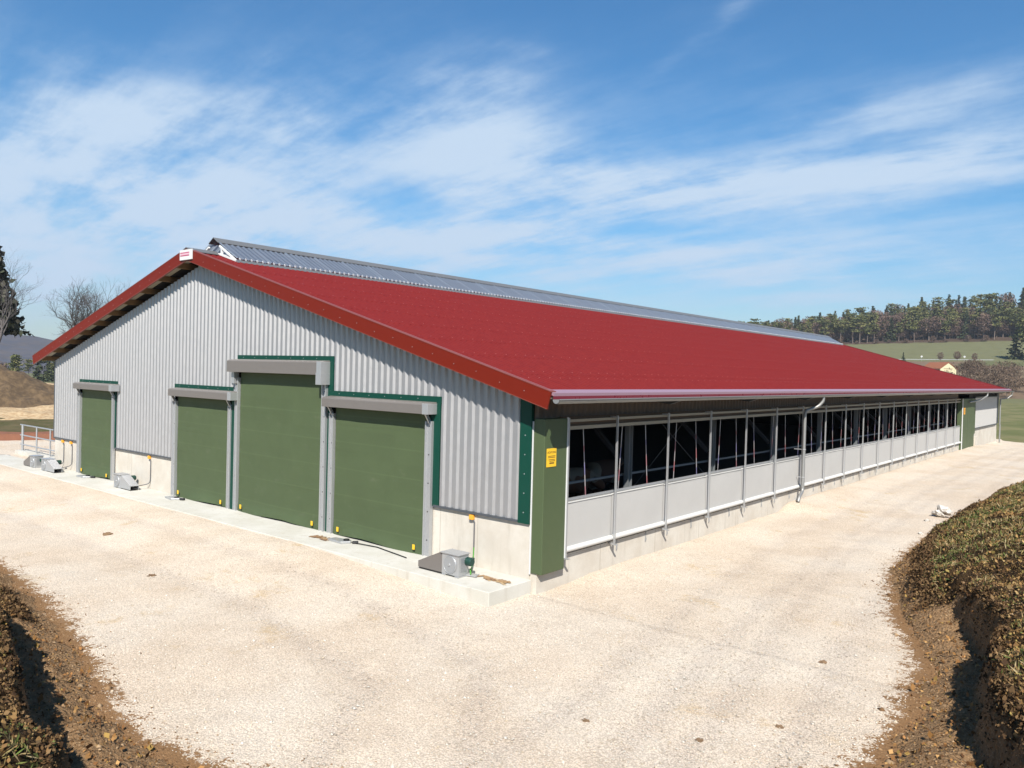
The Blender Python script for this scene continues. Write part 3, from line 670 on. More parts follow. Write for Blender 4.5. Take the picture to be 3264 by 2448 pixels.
m.prism([(a, y0, b) for a, b in pr], (0, y1-y0, 0)); m.tube([(gx+gr, y0, gz), (gx+gr, y1, gz)], .012, 8)
for yy in (y0, y1-.004): m.prism([(gx+gr*math.cos(a), yy, gz+gr*math.sin(a)) for a in np.linspace(-math.pi, 0, 13)], (0, .004, 0))
m.build('gutter', MT['zinc'], barn)
for k in range(12):
    y = 4.72+4.69*k
    m = MB(); m.prism([(-.2, y, rz(-.2)-.13), (.70, y, rz(.70)-.13), (.70, y, rz(.70)-.20), (.45, y, rz(.45)-.36), (-.2, y, rz(-.2)-.45)], (0, .16, 0)); m.build('rafter_tail', MT['dim'], barn)
# green corner and door flashings
m = MB(); m.prism([(-.27, -.052, HC-.03), (.012, -.052, HC-.03), (.012, -.052, rz(.01)-.34), (-.27, -.052, rz(-.27)-.34)], (0, .02, 0)); m.box(-.008, .012, -.03, .02, HC-.03, rz(0)-.36)
m.cur = 1
for zz in np.arange(1.3, 3.1, .38): m.tube([(-.13, -.052, zz), (-.13, -.06, zz)], .012, 7)
m.build('corner_flashing', [MT['trim'], MT['galv']], barn)
m = MB(); m.box(-W_-.035, -W_+.05, -.052, -.03, HC-.03, rz(-W_)-.36); m.box(-W_-.035, -W_-.015, -.03, .1, HC-.03, rz(-W_)-.36); m.build('corner_flashing', MT['trim_dark'], barn)
for a, b in ((-W_, -20.9), (-17.93, -13.95), (-2.62, -.27)):
    m = MB(); m.box(a, b, -.065, -.003, HC-.02, HC+.028); m.build('drip_flashing', MT['trim_dark'], barn)
# ---- roller doors
SPEC = [  # left, right, trim top, housing (x0, x1, ztop, zbot), cloth (x0, x1), deep end box
    (-20.86, -17.98, 3.39, (-20.72, -17.66, 3.27, 3.06), (-20.62, -18.10), False),
    (-13.93, -10.64, 3.424, (-13.80, -10.30, 3.29, 3.07), (-13.70, -10.80), False),
    (-10.44, -6.36, 4.325, (-10.52, -6.30, 4.19, 3.86), (-10.27, -6.55), True),
    (-6.22, -2.66, 3.479, (-6.24, -2.58, 3.33, 3.10), (-6.03, -2.88), False)]
def cloth_mesh(x0, x1, z0, z1, seed):
    nx, nz = 40, 60; xs = np.linspace(x0, x1, nx); zs = np.linspace(z0, z1, nz); X, Zz = np.meshgrid(xs, zs)
    u = (X-x0)/(x1-x0); v = (Zz-z0)/(z1-z0)
    Y = -.045-.022*fbm(X*.9+seed*7, Zz*.8, .8, 3)-.035*np.sin(np.pi*u)*(1-v)**2
    low = np.exp(-((Zz-z0)/.16)**2); Y -= low*(.05*np.sin(np.pi*u)**.6+.035*fbm(X*1.7+seed*3, Zz*5, 1.3, 3)+.025)
    for zz in np.arange(z1-.42, z0+.5, -.62): Y -= .007*np.exp(-((Zz-zz-.02*(u-.5))/.012)**2)
    Zb = Zz+(1-v)**8*(.035*np.cos(u*6.0+seed)-.02)
    i = np.arange(nx*nz).reshape(nz, nx); F = np.stack([i[:-1, :-1], i[:-1, 1:], i[1:, 1:], i[1:, :-1]], -1).reshape(-1, 4)
    return np.c_[X.ravel(), Y.ravel(), Zb.ravel()], F
for di, (l, r, zt, hb, (c0, c1), deep) in enumerate(SPEC):
    V, F = cloth_mesh(c0, c1, .035, hb[3]+.05, di+1)
    door = np_mesh('roller_door', V, F, MT['cloth'], barn, smooth=True)
    # steel guide channels with bolt holes, heads bent inwards
    for sd, gx0, gx1 in ((-1, l+.01, c0-.02), (1, c1+.02, r-.0)):
        w = gx1-gx0; m = MB(); top = hb[3]-.16
        a, b = (gx0, gx1)
        m.box(a, b, -.09, -.035, -.02, top); m.box(a-.003, a+.03, -.125, -.03, -.02, top-.003); m.box(b-.03, b+.003, -.125, -.03, -.02, top-.002)
        m.beam(((a+b)/2, -.075, top-.03), ((a+b)/2-.05, -.17, hb[3]+.02), .07, .035, (1, 0, 0))
        m.cur = 1
        for z in np.arange(.35, top-.1, .62): m.tube([((a+b)/2, -.0905, z), ((a+b)/2, -.094, z)], .016, 8)
        m.build('guide_rail', [MT['galv'], MT['black']], door)
    # housing over the door
    m = MB(); x0, x1, z1, z0 = hb
    m.prism([(x0, -.06, z1+.03), (x0, -.30, z1-.0), (x0, -.335, z1-.03), (x0, -.335, z0), (x0, -.05, z0+.02)], (x1-x0, 0, 0))
    ho = m.build('door_housing', MT['box'], door, bevel=.006)
    m = MB(); m.box(x1-.17, x1+.004, -.34, -.045, z0-.004, z1-.002)
    if deep: m.box(x1-.19, x1+.006, -.342, -.045, z0-.24, z0+.05)
    m.build('housing_end', MT['galv'], door, bevel=.005)
    if deep: m = MB(); m.box(x0+.01, x0+.16, -.20, -.045, z0-.32, z0-.005); m.build('housing_end', MT['galv'], door)
    # pull tabs at the hem
    for xx in (c0+.28, c1-.22):
        yy = float(np.interp(xx, [c0, (c0+c1)/2, c1], [-.13, -.16, -.13]))-.015
        m = MB(); m.box(xx-.035, xx+.035, yy-.012, yy, .10, .21); m.build('pull_tab', MT['yellow'], door)
    # dark green flashing around the opening
    m = MB(); tw = .145
    left_w, right_w = (.07, .22)
    m.box(l+.0, r+.20 if di != 1 else r+.02, -.056, -.03, zt-.16, zt+.005)
    if di == 3: m.box(r-.1, r+.19, -.058, -.032, HC, zt-.158)
    elif di == 2:
        m.box(r-.0, r+.17, -.058, -.032, -.02, 3.48); m.box(r, r+.20, -.0575, -.033, 3.482, zt-.158); m.box(l-.0, l+.05, -.058, -.034, 3.4, zt-.158)
    elif di == 1: m.box(r-.005, r+.165, -.088, -.034, -.02, zt-.162)
    else: m.box(r-.02, r+.075, -.058, -.034, HC, zt-.158)
    m.cur = 1
    for x_ in np.arange(l+.3, r, .55): m.tube([(x_, -.056, zt-.06), (x_, -.063, zt-.06)], .01, 6)
    m.build('door_flashing', [MT['trim'], MT['galv']], door)

# ---- long side: steel frame, straps, curtain panels, guide posts
POSTS = [.79]+[2.63+2.335*k for k in range(17)]
posts_y = [y for y in POSTS if y < 41.5]
YS1 = 42.1
proto = None
def iron(y):
    m = MB(); x = -.48
    m.box(x-.065, x+.065, y-.085, y-.07, -.1, rz(x)-.3); m.box(x-.065, x+.065, y+.07, y+.085, -.1, rz(x)-.3); m.box(x-.006, x+.006, y-.07, y+.07, -.1, rz(x)-.31)
    return m
c0 = iron(4.45).build('steel_column', MT['inner_steel'], barn)
for k in range(1, 9):
    c = c0.copy(); COL.objects.link(c); c.location.y = 4.66*k
# inside rails and bracing
m = MB(); m.beam((-.62, .4, 1.62), (-.62, 57.3, 1.62), .05, .05); m.build('inner_rail', MT['inner_steel'], barn)
for y in (4.45+4.66*.07, 4.45+4.66*5.05):
    m = MB(); m.beam((-.55, y+.1, 1.3), (-.55, y+4.0, 3.6), .014, .014); m.beam((-.56, y+.1, 3.6), (-.56, y+4.0, 1.3), .014, .014); m.build('cross_brace', MT['dim'], barn)
for k in range(9):
    y = 4.45+4.66*k; m = MB(); m.beam((-3.2, y, 4.35), (-.62, y, 1.9), .10, .10, (0, 1, 0)); m.build('frame_brace', MT['dim'], barn)
# sill over the plinth and beige rails at the head
m = MB(); m.box(-.05, .10, .76, YS1, 1.335, 1.375); m.box(.10, .16, .76, YS1, 1.35, 1.40); m.build('sill_rail', MT['galv_dull'], barn)
m = MB(); m.box(.15, .19, .78, YS1-.02, 1.452, 1.50); m.build('top_rail', MT['galv_dull'], barn)
m = MB()
for z0, z1, x0, x1 in ((2.905, 2.975, .13, .20), (3.06, 3.115, .15, .21)): m.box(x0, x1, .78, YS1-.02, z0, z1)
m.each('head_rail', MT['tan'], barn)
m = MB(); m.box(.09, .135, .78, YS1-.02, 2.975, 3.17); m.build('rolled_curtain', mat('head_board', (.17, .095, .05), .8, var=.15), barn)
for k, y in enumerate(np.arange(1.2, 42, 1.16)):
    pass
# ribbed strip under the eave
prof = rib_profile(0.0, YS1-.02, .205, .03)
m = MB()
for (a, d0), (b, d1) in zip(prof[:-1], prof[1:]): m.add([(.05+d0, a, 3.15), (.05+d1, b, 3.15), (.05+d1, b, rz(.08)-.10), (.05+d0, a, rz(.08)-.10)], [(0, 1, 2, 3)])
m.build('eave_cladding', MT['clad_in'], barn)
# straps (red, white and blue webbing)
STC = [(.40, .37, .37), (.45, .16, .17), (.42, .39, .40), (.22, .20, .36), (.42, .38, .38), (.44, .20, .22)]
def strap(y0, z0, y1, z1, x=.03, off=0):
    m = MB(); n = 12
    for k in range(n):
        a, b = k/n, (k+1)/n; m.col = STC[(k//2+off) % 6] if k > 2 else (.5, .48, .47)
        ya, yb, za, zb_ = y0+(y1-y0)*a, y0+(y1-y0)*b, z0+(z1-z0)*a, z0+(z1-z0)*b
        m.add([(x, ya-.014, za), (x, ya+.014, za), (x, yb+.014, zb_), (x, yb-.014, zb_), (x-.004, ya-.014, za), (x-.004, ya+.014, za), (x-.004, yb+.014, zb_), (x-.004, yb-.014, zb_)], [(0, 1, 2, 3), (7, 6, 5, 4), (0, 4, 5, 1), (1, 5, 6, 2), (2, 6, 7, 3), (3, 7, 4, 0)])
    return m
SP = [(1.72, 1.88), (3.30, 3.18), (4.34, 4.50)]
yk = [5.91, 6.98, 8.51, 9.55, 10.83, 12.43, 13.43, 15.0, 15.55, 17.1, 18.0]
SP += [(yk[0], yk[0]-.09), (yk[1], yk[1]+.14), (yk[2], yk[2]-.10), (yk[3], yk[3]+.12), (yk[4], yk[4]+.15), (yk[5], yk[5]-.12), (yk[6], yk[6]+.12)]
y = 14.8
while y < 41.5:
    SP.append((y, y-.10)); SP.append((y+1.15, y+1.28)); y += 2.335
for i, (a, b) in enumerate(SP): strap(a, 2.9, b, 1.40, off=i).build('tie_strap', MT['vcol'], barn, color=True)
# curtain panels with rim and bottom roll, guide posts with feet
edges = posts_y+[YS1+.0]
for i in range(len(edges)-1):
    a, b = edges[i]+.0, edges[i+1]-.010
    if i == len(edges)-2: b = edges[i+1]-.05
    zu, zl = 1.415+.01*math.sin(i*2.1), .51
    nx, nz = 14, 8; ys = np.linspace(a, b, nx); zs = np.linspace(zl, zu, nz); Yg, Zg = np.meshgrid(ys, zs)
    Xg = .215+.012*np.sin((Yg-a)/(b-a)*math.pi)*np.sin((Zg-zl)/(zu-zl)*math.pi)*(1 if i % 2 else .3)+.008*fbm(Yg, Zg, 1.5, 3)
    ii = np.arange(nx*nz).reshape(nz, nx); F = np.stack([ii[:-1, :-1], ii[:-1, 1:], ii[1:, 1:], ii[1:, :-1]], -1).reshape(-1, 4)
    p = np_mesh('curtain_panel', np.c_[Xg.ravel(), Yg.ravel(), Zg.ravel()], F, MT['net'], barn, smooth=True)
    m = MB(); m.box(.195, .235, a, b, zu, zu+.016); m.build('panel_rim', MT['rollw'], p)
    m = MB(); m.tube([(.235, a-.025, zl-.04), (.235, b+.028, zl-.04)], .058, 12); m.build('bottom_roll', MT['rollw'], p)
m = MB(); m.box(.17, .20, .78, YS1-.02, .395, .43); m.build('bottom_rail', MT['galv_dull'], barn)
def post_mb():
    m = MB(); m.box(.29, .33, -.018, .018, .33, 3.16); m.box(.17, .285, -.018, .018, .335, .36); m.box(.1, .285, -.018, .018, 3.10, 3.14)
    m.box(.235, .40, -.03, .03, .315, .335); return m
f = post_mb().build('guide_post', MT['galv'], barn); f.location.y = posts_y[1]
posts = [f]
for y in posts_y[:1]+posts_y[2:]:
    c = f.copy(); COL.objects.link(c); c.location.y = y; posts.append(c)
m = MB(); m.box(.166, .18, -.018, .018, .13, .39); m.box(.166, .25, -.018, .018, .39, .405); m.box(.18, .195, -.008, .008, .16, .22)
b0 = m.build('wall_bracket', MT['galv_dull'], barn); b0.location.y = 2.95
for k in range(1, 34):
    y = 2.95+1.17*k+(.12 if k % 2 else 0)
    if y < 41.8: c = b0.copy(); COL.objects.link(c); c.location.y = y
# green end casing of the curtain system near the corner, and the taller one at the far end
m = MB(); m.box(.03, .30, .012, .765, .12, 3.155); o = m.build('curtain_casing', MT['case'], barn, bevel=.012)
m = MB(); m.box(.012, .034, -.012, .012, .10, 3.10); m.box(.285, .315, .755, .785, .34, 3.17); m.each('casing_edge', MT['white'], o)
m = MB(); m.box(.02, .30, YS1+.05, 46.3, .0, 3.12); o = m.build('curtain_casing', MT['case'], barn, bevel=.012)
m = MB(); m.box(.29, .33, YS1+.03, YS1+.10, .0, 3.14); m.build('casing_edge', MT['white'], o)
m = MB(); m.box(.301, .306, 43.9, 45.9, .25, 2.9); m.build('casing_panel', MT['case'], o)
m = MB(); m.box(-.02, .10, 46.3, 47.9, .75, 3.05); m.build('green_wall_panel', MT['case'], barn)
# ribbed end wall beyond the far casing
prof = rib_profile(47.95, 56.9, .41, .05); m = MB()
for (a, d0), (b, d1) in zip(prof[:-1], prof[1:]): m.add([(.06+d0, a, 1.12), (.06+d1, b, 1.12), (.06+d1, b, 3.12), (.06+d0, a, 3.12)], [(0, 1, 2, 3)])
m.build('end_cladding', MT['net'], barn)
m = MB(); m.box(.02, .12, 47.9, 56.95, 1.06, 1.115); m.box(.0, .10, 56.95, L_, 1.1, rz(0)-.14); m.box(.02, .11, 47.9, 56.95, 3.12, 3.2); m.build('end_flashing', MT['trim_dark'], barn)
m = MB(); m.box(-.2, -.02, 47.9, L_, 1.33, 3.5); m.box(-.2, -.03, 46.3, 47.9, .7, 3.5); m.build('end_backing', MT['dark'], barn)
m = MB(); m.box(-.1, .05, 46.31, 48.4, -.5, .74); m.box(.05, .25, 47.2, 48.0, -.5, .55); m.build('concrete_step', MT['concrete'], barn)
# downpipes
def pipe(pts, r=.052): 
    return MB().tube(pts, r, 12)
def bend(pts, n=4):
    P = [Vector(p) for p in pts]; out = [P[0]]
    for a, b, c in zip(P[:-2], P[1:-1], P[2:]):
        ra = min(.12, (b-a).length*.45, (c-b).length*.45); p0 = b+(a-b).normalized()*ra; p1 = b+(c-b).normalized()*ra
        for k in range(n+1):
            t = k/n; out.append(p0*(1-t)**2+b*2*t*(1-t)+p1*t*t)
    return out+[P[-1]]
o = pipe(bend([(.90, 14.46, 3.50), (.90, 14.46, 3.36), (.78, 14.38, 3.18), (.46, 14.10, 3.02), (.44, 14.09, 2.85), (.44, 14.09, .36), (.47, 13.70, .20), (.47, 13.62, .06)])).build('downpipe', MT['zinc'], barn)
m = MB()
for z in (.80, 1.72):
    m = MB(); m.tube([(.44, 14.09, z), (.44, 14.09, z+.035)], .064, 12); m.box(.12, .44, 14.08, 14.10, z+.005, z+.03); m.build('pipe_clip', MT['galv'], o)
o = pipe(bend([(.90, 46.9, 3.50), (.90, 46.9, 3.30), (.62, 46.2, 3.02), (.36, 44.0, 2.90)])).build('downpipe', MT['zinc'], barn)
o = pipe(bend([(.90, 58.1, 3.48), (.90, 58.2, 3.30), (.6, 58.0, 3.0), (.22, 57.6, 2.95)])).build('downpipe', MT['zinc'], barn)
o = pipe(bend([(.24, 57.45, 3.0), (.24, 57.45, 1.0)])).build('downpipe', MT['zinc'], barn); o = pipe([(.24, 57.62, 1.0), (.24, 57.62, -.45)]).build('downpipe', MT['zinc'], barn)

# ------------------------------------------------------------------ signs
s = empty('warning_sign', (.303, .235, 2.40), 0, 'yellow warning notice with dark print on the green casing at the near barn corner', 'sign')
m = MB(); m.box(0, .008, -.155, .155, -.18, .18); m.build('plate', MT['yellow'], s)
def text(name, body, size, loc, rot, m_, parent, align='CENTER', ext=.001):
    cu = bpy.data.curves.new(name, 'FONT'); cu.body = body; cu.size = size; cu.align_x = align; cu.extrude = ext
    t_ = bpy.data.objects.new(name, cu); COL.objects.link(t_); t_.rotation_euler = rot; t_.location = loc
    dg = bpy.context.evaluated_depsgraph_get(); me = bpy.data.meshes.new_from_object(t_.evaluated_get(dg)); bpy.data.objects.remove(t_)
    o = link(name, me, parent, [m_]); o.location = loc; o.rotation_euler = rot; return o
text('lettering', 'ACHTUNG', .058, (.010, 0, .085), (R(90), 0, R(90)), MT['ink'], s)
m = MB()
for z, a, b in ((.030, -.115, .12), (.003, -.115, .12), (-.040, -.10, .105), (-.068, -.07, .115), (-.100, -.07, .085), (-.116, -.07, .085)): m.box(.0085, .0095, a, b, z-.006, z+.006)
m.build('print_lines', MT['ink'], s)
s2 = empty('warning_sign', (.31, 42.75, 2.36), 0, 'small orange notice on the far green casing at the distant barn end', 'sign')
m = MB(); m.box(0, .01, -.22, .22, -.2, .2); m.build('plate', MT['orange'], s2); m = MB()
for z in (.1, .03, -.04, -.1): m.box(.0105, .0115, -.14, .14, z-.012, z+.012)
m.build('print_lines', MT['ink'], s2)
s = empty('gable_sign', (-12.56, -.475, 7.225), 0, 'small white plate with two pink bars at the barn gable peak', 'sign')
m = MB(); m.box(-.345, .345, -.03, 0, -.145, .15); m.build('plate', MT['white'], s)
m = MB(); m.box(-.31, .20, -.034, -.031, .048, .075); m.box(-.31, .20, -.034, -.031, -.035, -.008); m.build('pink_bars', MT['pink'], s)
m = MB(); m.box(-.31, .20, -.0338, -.031, -.006, .046); m.build('pale_bar', mat('pale_pink', (.78, .50, .58), .5), s)

# ------------------------------------------------------------------ concrete apron
m = MB(); m.box(-28.2, .07, -1.26, 0, -.5, 0); m.box(-31, -23.2, -.9, 1.6, -.55, -.03); o = m.build('concrete_apron', MT['slab'], bevel=.012); setp(o, kind='structure')

# ------------------------------------------------------------------ scraper drive units on the apron
def drive_unit(loc, side, label):
    """galvanised drive box with a sloping cable cover on one side (side -1: to the left) and a motor"""
    u = empty('drive_unit', loc, 0, label, 'winch', 'drive units along the gable wall')
    w, d, h = .45, .30, .44; sd = side
    m = MB(); m.box(-w/2, w/2, -d/2, d/2, .03, h); m.box(-w/2, -w/2+.10, -d/2, d/2, 0, .03); m.box(w/2-.10, w/2, -d/2, d/2, 0, .03); m.build('housing', MT['galv'], u, bevel=.008)
    m = MB(); m.box(-w/2-.025, w/2+.025, -d/2-.03, d/2+.02, h+.001, h+.022); m.build('lid', MT['galv'], u, bevel=.004)
    m = MB(); m.tube([(0, -d/2-.002, .235), (0, -d/2-.018, .235)], [.165, .158], 28); n = 28
    m.build('pulley_disc', MT['galv_dull'], u)
    m = MB(); pts = [(.168*math.cos(a), -d/2-.010, .235+.168*math.sin(a)) for a in np.linspace(0, 2*math.pi, 33)]; m.tube(pts, .010, 6, False); m.tube([(0, -d/2-.018, .235), (0, -d/2-.036, .235)], [.028, .022], 12); m.build('disc_rim', MT['galv'], u)
    m = MB()
    for k in range(9): m.box(-sd*(w/2+.001), -sd*(w/2+.008), -.085, .085, .11+.032*k, .13+.032*k)
    m.build('louvres', MT['galv_dull'], u)
    L = .68; x0, x1 = sd*w/2, sd*(w/2+L)
    m = MB(); a = [(x0, -d/2+.012, .04), (x1, -d/2+.012, .04), (x1, -d/2+.012, .15), (x0+sd*.06, -d/2+.012, h-.015), (x0, -d/2+.012, h-.015)]
    m.prism(a, (0, .012, 0)); m.prism([(p[0], d/2-.02, p[2]) for p in a], (0, .012, 0)); m.prism([(x1, -d/2+.01, .15), (x0+sd*.06, -d/2+.01, h-.015), (x0, -d/2+.01, h-.015), (x0, -d/2+.01, h-.004), (x0+sd*.06, -d/2+.01, h-.004), (x1, -d/2+.01, .162)], (0, d-.02, 0))
    m.build('cable_cover', MT['box'] if sd < 0 else MT['galv'], u)
    m = MB(); m.box(x0, x1-sd*.02, -d/2+.03, d/2-.03, .0, .035); m.build('cover_floor', MT['black'], u)
    ms = 1
    m = MB(); m.tube([(w/2-.02+.02, .10, .30), (w/2+.10, .10, .30), (w/2+.14, .10, .30)] if sd < 0 else [(.10, d/2-.01, .30), (.10, d/2+.22, .30), (.10, d/2+.25, .30)], [.085, .085, .07], 16)
    if sd < 0: m.box(w/2+.03, w/2+.09, .16, .22, .26, .36)
    m.build('motor', MT['motor'], u)
    m = MB(); m.beam((w/2-.1, .13, .03), (w/2+.2, .2, .03), .14, .03)
    m.build('foot_plate', MT['galv'], u)
    return u
drive_unit((-1.225, -.80, 0), -1, 'galvanised drive unit with green motor standing right of the big right roller door')
drive_unit((-16.35, -.52, -.01), 1, 'galvanised drive unit alone between the small left door and the double doors')
drive_unit((-21.95, -.66, -.01), 1, 'nearer of the two galvanised drive units left of the small door')
drive_unit((-23.15, -.62, -.01), -1, 'farthest galvanised drive unit at the left end of the apron')
def conduit(x, ux, uy, label, green=False):
    c = empty('junction_box', (x, -.004, 1.02), 0, label, 'junction box', 'orange junction boxes on the concrete')
    m = MB(); m.box(-.05, .05, -.075, 0, -.05, .05); m.box(-.075, -.05, -.05, -.02, -.02, .03); m.build('box', MT['orange'], c, bevel=.006)
    m = MB(); m.tube([(.03, -.03, -.05), (.06, -.02, -.10), (.06, -.02, -.62)], .014, 8); m.build('conduit', MT['cable'], c)
    m = MB(); m.tube(bend([(.06, -.02, -.60), (.06, -.03, -.84), (.0+ux, uy-.1, -.98), (ux-.10, uy, -.88)]), .013, 8); m.build('cable', MT['cable_g'] if green else MT['cable'], c)
conduit(-1.50, .62, -.62, 'orange junction box on the concrete above the right drive unit', True)
conduit(-15.5, -.40, -.30, 'orange junction box on the concrete between small left door and double doors')
conduit(-21.55, -.25, -.35, 'orange junction box immediately left of the small left door')
conduit(-22.30, -.45, -.35, 'orange junction box nearest the left corner of the barn')
# corner pulleys lying at the doors
def pulley(x, y, rzv, label):
    p = empty('corner_pulley', (x, y, 0.002), rzv, label, 'pulley', 'cable pulleys on the apron')
    m = MB(); m.prism([(-.34, -.10, 0), (.16, -.16, 0), (.30, .02, 0), (.20, .14, 0), (-.30, .12, 0)], (0, 0, .05)); m.build('cover_plate', MT['galv'], p, bevel=.006)
    m = MB(); m.tube([(.16, .02, .05), (.16, .02, .085)], .07, 16); m.build('wheel', MT['black'], p); m = MB(); m.tube([(.34, .04, .02), (.45, .10, .03)], .04, 8); m.build('cable_clamp', MT['black'], p)
pulley(-5.15, -.52, .1, 'grey metal pulley plate in front of the right roller door')
pulley(-13.2, -.40, .0, 'grey metal pulley plate in front of the left double door')
pulley(-19.4, -.42, .15, 'grey metal pulley plate in front of the small left door')
for i, (x, y, l) in enumerate([(-5.75, -.62, 'patch of wet straw beside the pulley of the right door'), (-.30, -.55, 'thin crust of brown straw at the corner of the apron')]):
    m = MB()
    for k in range(40):
        a = random.random()*3.14; cx, cy = x+random.gauss(0, .16), y+random.gauss(0, .06); ln = random.uniform(.05, .14); m.col = random.choice([(.40, .25, .12), (.52, .38, .22), (.3, .17, .09)])
        z = .004+random.random()*.016; m.beam((cx-math.cos(a)*ln, cy-math.sin(a)*ln*.6, z), (cx+math.cos(a)*ln, cy+math.sin(a)*ln*.6, z+.01), .05, .006)
    o = m.build('straw_patch', MT['vcol'], color=True); setp(o, l, 'straw')
# steel cable from the pulley to the wall
m = MB(); m.tube([(-4.85, -.45, .03), (-4.1, -.33, .02), (-2.9, -.55, .02)], .012, 6); o = m.build('steel_cable', MT['black']); setp(o, 'thin dark steel cable running along the apron from the right door pulley', 'cable')
c = empty('drain_cover', (-28.0, -.35, -.025), 0, 'round dark drain cover set in the apron left of the barn', 'cover')
m = MB(); m.tube([(0, 0, 0), (0, 0, .02)], .38, 24); m.build('lid', MT['galv_dull'], c); m = MB(); m.tube([(.40*math.cos(a), .40*math.sin(a), .006) for a in np.linspace(0, 6.283, 25)], .02, 6, False); m.build('ring', MT['trim_dark'], c)

# ------------------------------------------------------------------ railing and stair curb at the left
r = empty('railing', (-28.2, .6, 0), 0, 'galvanised pipe railing beside the left corner of the barn', 'railing')
cb = MB(); cb.box(-28.6, -23.4, .45, .95, -.2, .14); o = cb.build('concrete_curb', MT['slab']); setp(o, 'low concrete curb under the galvanised railing', 'curb')
for i, x in enumerate((0, 1.55, 2.98, 4.2)):
    m = MB(); m.tube([(x, 0, .14), (x, 0, 1.24)], .05 if i == 0 else .032, 10); m.build('post', MT['galv'], r)
for z in (1.24, .80, .40):
    m = MB(); m.tube([(-.25, 0, z), (4.4, 0, z)], .028, 8); m.build('rail', MT['galv'], r)
for z in (1.27, .83, .42):
    m = MB(); m.tube([(-.6, 2.2, z), (4.6, 2.2, z)], .026, 8); m.build('rail', MT['galv'], r)
m = MB(); m.tube([(-.6, 2.2, .1), (-.6, 2.2, 1.27)], .035, 8); m.build('post', MT['galv'], r)

# ------------------------------------------------------------------ earth cut, straw slope and heap at the left
def ridge_land(name, P0, P1, prof, m_, label=None, cat=None, n=70, amp=.1, s=1.2, endfall=0, kind=None):
    """strip of ground between two directions: prof is a list of (offset, height) across the strip"""
    P0, P1 = np.array(P0, float), np.array(P1, float); d = P1-P0; L = np.hypot(*d); d /= L; nn = np.array((-d[1], d[0]))
    k = 40; off = np.interp(np.linspace(0, 1, k), np.linspace(0, 1, len(prof)), [p[0] for p in prof]); hh = np.interp(off, [p[0] for p in prof], [p[1] for p in prof])
    U, K = np.meshgrid(np.linspace(0, L, n), np.arange(k)); O = off[K]; Hh = hh[K]
    x = P0[0]+d[0]*U+nn[0]*O; y = P0[1]+d[1]*U+nn[1]*O
    f = 1-endfall*sst(.18, .36, U/L) if endfall else 1
    z = Hh*f+amp*fbm(x, y, s, 4)*np.clip(K/4, 0, 1)
    i = np.arange(n*k).reshape(k, n); F = np.stack([i[:-1, :-1], i[:-1, 1:], i[1:, 1:], i[1:, :-1]], -1).reshape(-1, 4)
    o = np_mesh(name, np.c_[x.ravel(), y.ravel(), z.ravel()], F, m_, smooth=True); setp(o, label, cat, kind=kind); return o
# strips run across the line of sight; bearing about -71 degrees from the yard
dirv = np.array((-.945, .325)); acr = np.array((.325, .945))
def strip(s0): b = np.array((9.4, -12.1))+dirv*s0; return b-acr*9, b+acr*26
a, b = strip(45.6); ridge_land('earth_cut', a, b, [(0, -1.0), (.3, -.7), (1.0, -.05), (1.5, .26), (2.2, .34)], MT['redearth'], kind='structure', amp=.12)
a, b = strip(47.3); ridge_land('grass_bank', a, b, [(0, .26), (1.5, .36), (3.5, .46), (6, .55), (8, .6)], MT['dull_grass'], kind='structure', amp=.12)
a, b = strip(53.5); ridge_land('straw_slope', a, b, [(0, .35), (.8, .62), (2.0, .85), (4.0, 1.15), (7, 1.3), (9, .9)], MT['straw'], 'pale straw spread over the slope below the brown heap', 'straw', amp=.22, s=1.6)
a, b = strip(57.0); o = ridge_land('muck_heap', b*0+a, b, [(0, .7), (1, 1.7), (2.2, 2.7), (3.6, 3.6), (5, 3.75), (8, 2.0), (10, .4)], MT['dung'], 'long brown muck heap sloping down towards the barn', 'heap', amp=.5, s=1.3, endfall=.5)
a, b = strip(68.0); ridge_land('straw_bank', a+acr*9, b, [(0, .4), (2, 1.6), (4, 2.1), (7, 1.9), (9, .5)], MT['straw'], 'low pale straw bank behind the brown heap beside the barn', 'straw', amp=.3)

# ------------------------------------------------------------------ trees
def branchy(h, seed, spread=.55, levels=5, r0=.16, trunk=.30, up=.18, nmin=2, nmax=3):
    """bare tree: trunk mesh and crown mesh"""
    rd = random.Random(seed); T_ = MB(); Cw = MB()
    def grow(p, d, ln, r, lev):
        n = 3 if lev < 3 else 2; pts = [p]; q = p.copy(); dd = d.copy()
        for k in range(n):
            dd = (dd+Vector((rd.gauss(0, .16), rd.gauss(0, .16), rd.gauss(up*.3, .10)))).normalized(); q = q+dd*(ln/n); pts.append(q.copy())
        r1 = r*.62; (T_ if lev == 0 else Cw).tube(pts, [r+(r1-r)*k/n for k in range(n+1)], 8 if lev == 0 else (5 if lev < 3 else 3), caps=False)
        if lev >= levels: return
        for k in range(rd.randint(nmin, nmax)+(1 if lev < 2 else 0)):
            a = rd.uniform(0, 6.283); sp = spread*rd.uniform(.55, 1.35)
            o = dd.orthogonal().normalized(); o.rotate(Matrix.Rotation(a, 3, dd)); nd = (dd*math.cos(sp)+o*math.sin(sp)+Vector((0, 0, up))).normalized()
            base = pts[-1] if k < 2 else pts[rd.randint(1, n)]
            grow(base, nd, ln*rd.uniform(.62, .86), r1*rd.uniform(.7, .95), lev+1)
    grow(Vector((0, 0, 0)), Vector((0, 0, 1)), h*trunk, r0, 0)
    return T_, Cw
def bare_tree(name, loc, h, seed, label, group=None, cm=None, **kw):
    t, c = branchy(h, seed, **kw); e = empty(name, loc, random.random()*6, label, 'tree', group)
    t.build('trunk', MT['bark'], e, fix=False); c.build('crown', cm or MT['bark'], e, fix=False); return e
MT['twig_pale'] = mat('pale_twigs', (.115, .10, .095), .9, 0, var=.2)
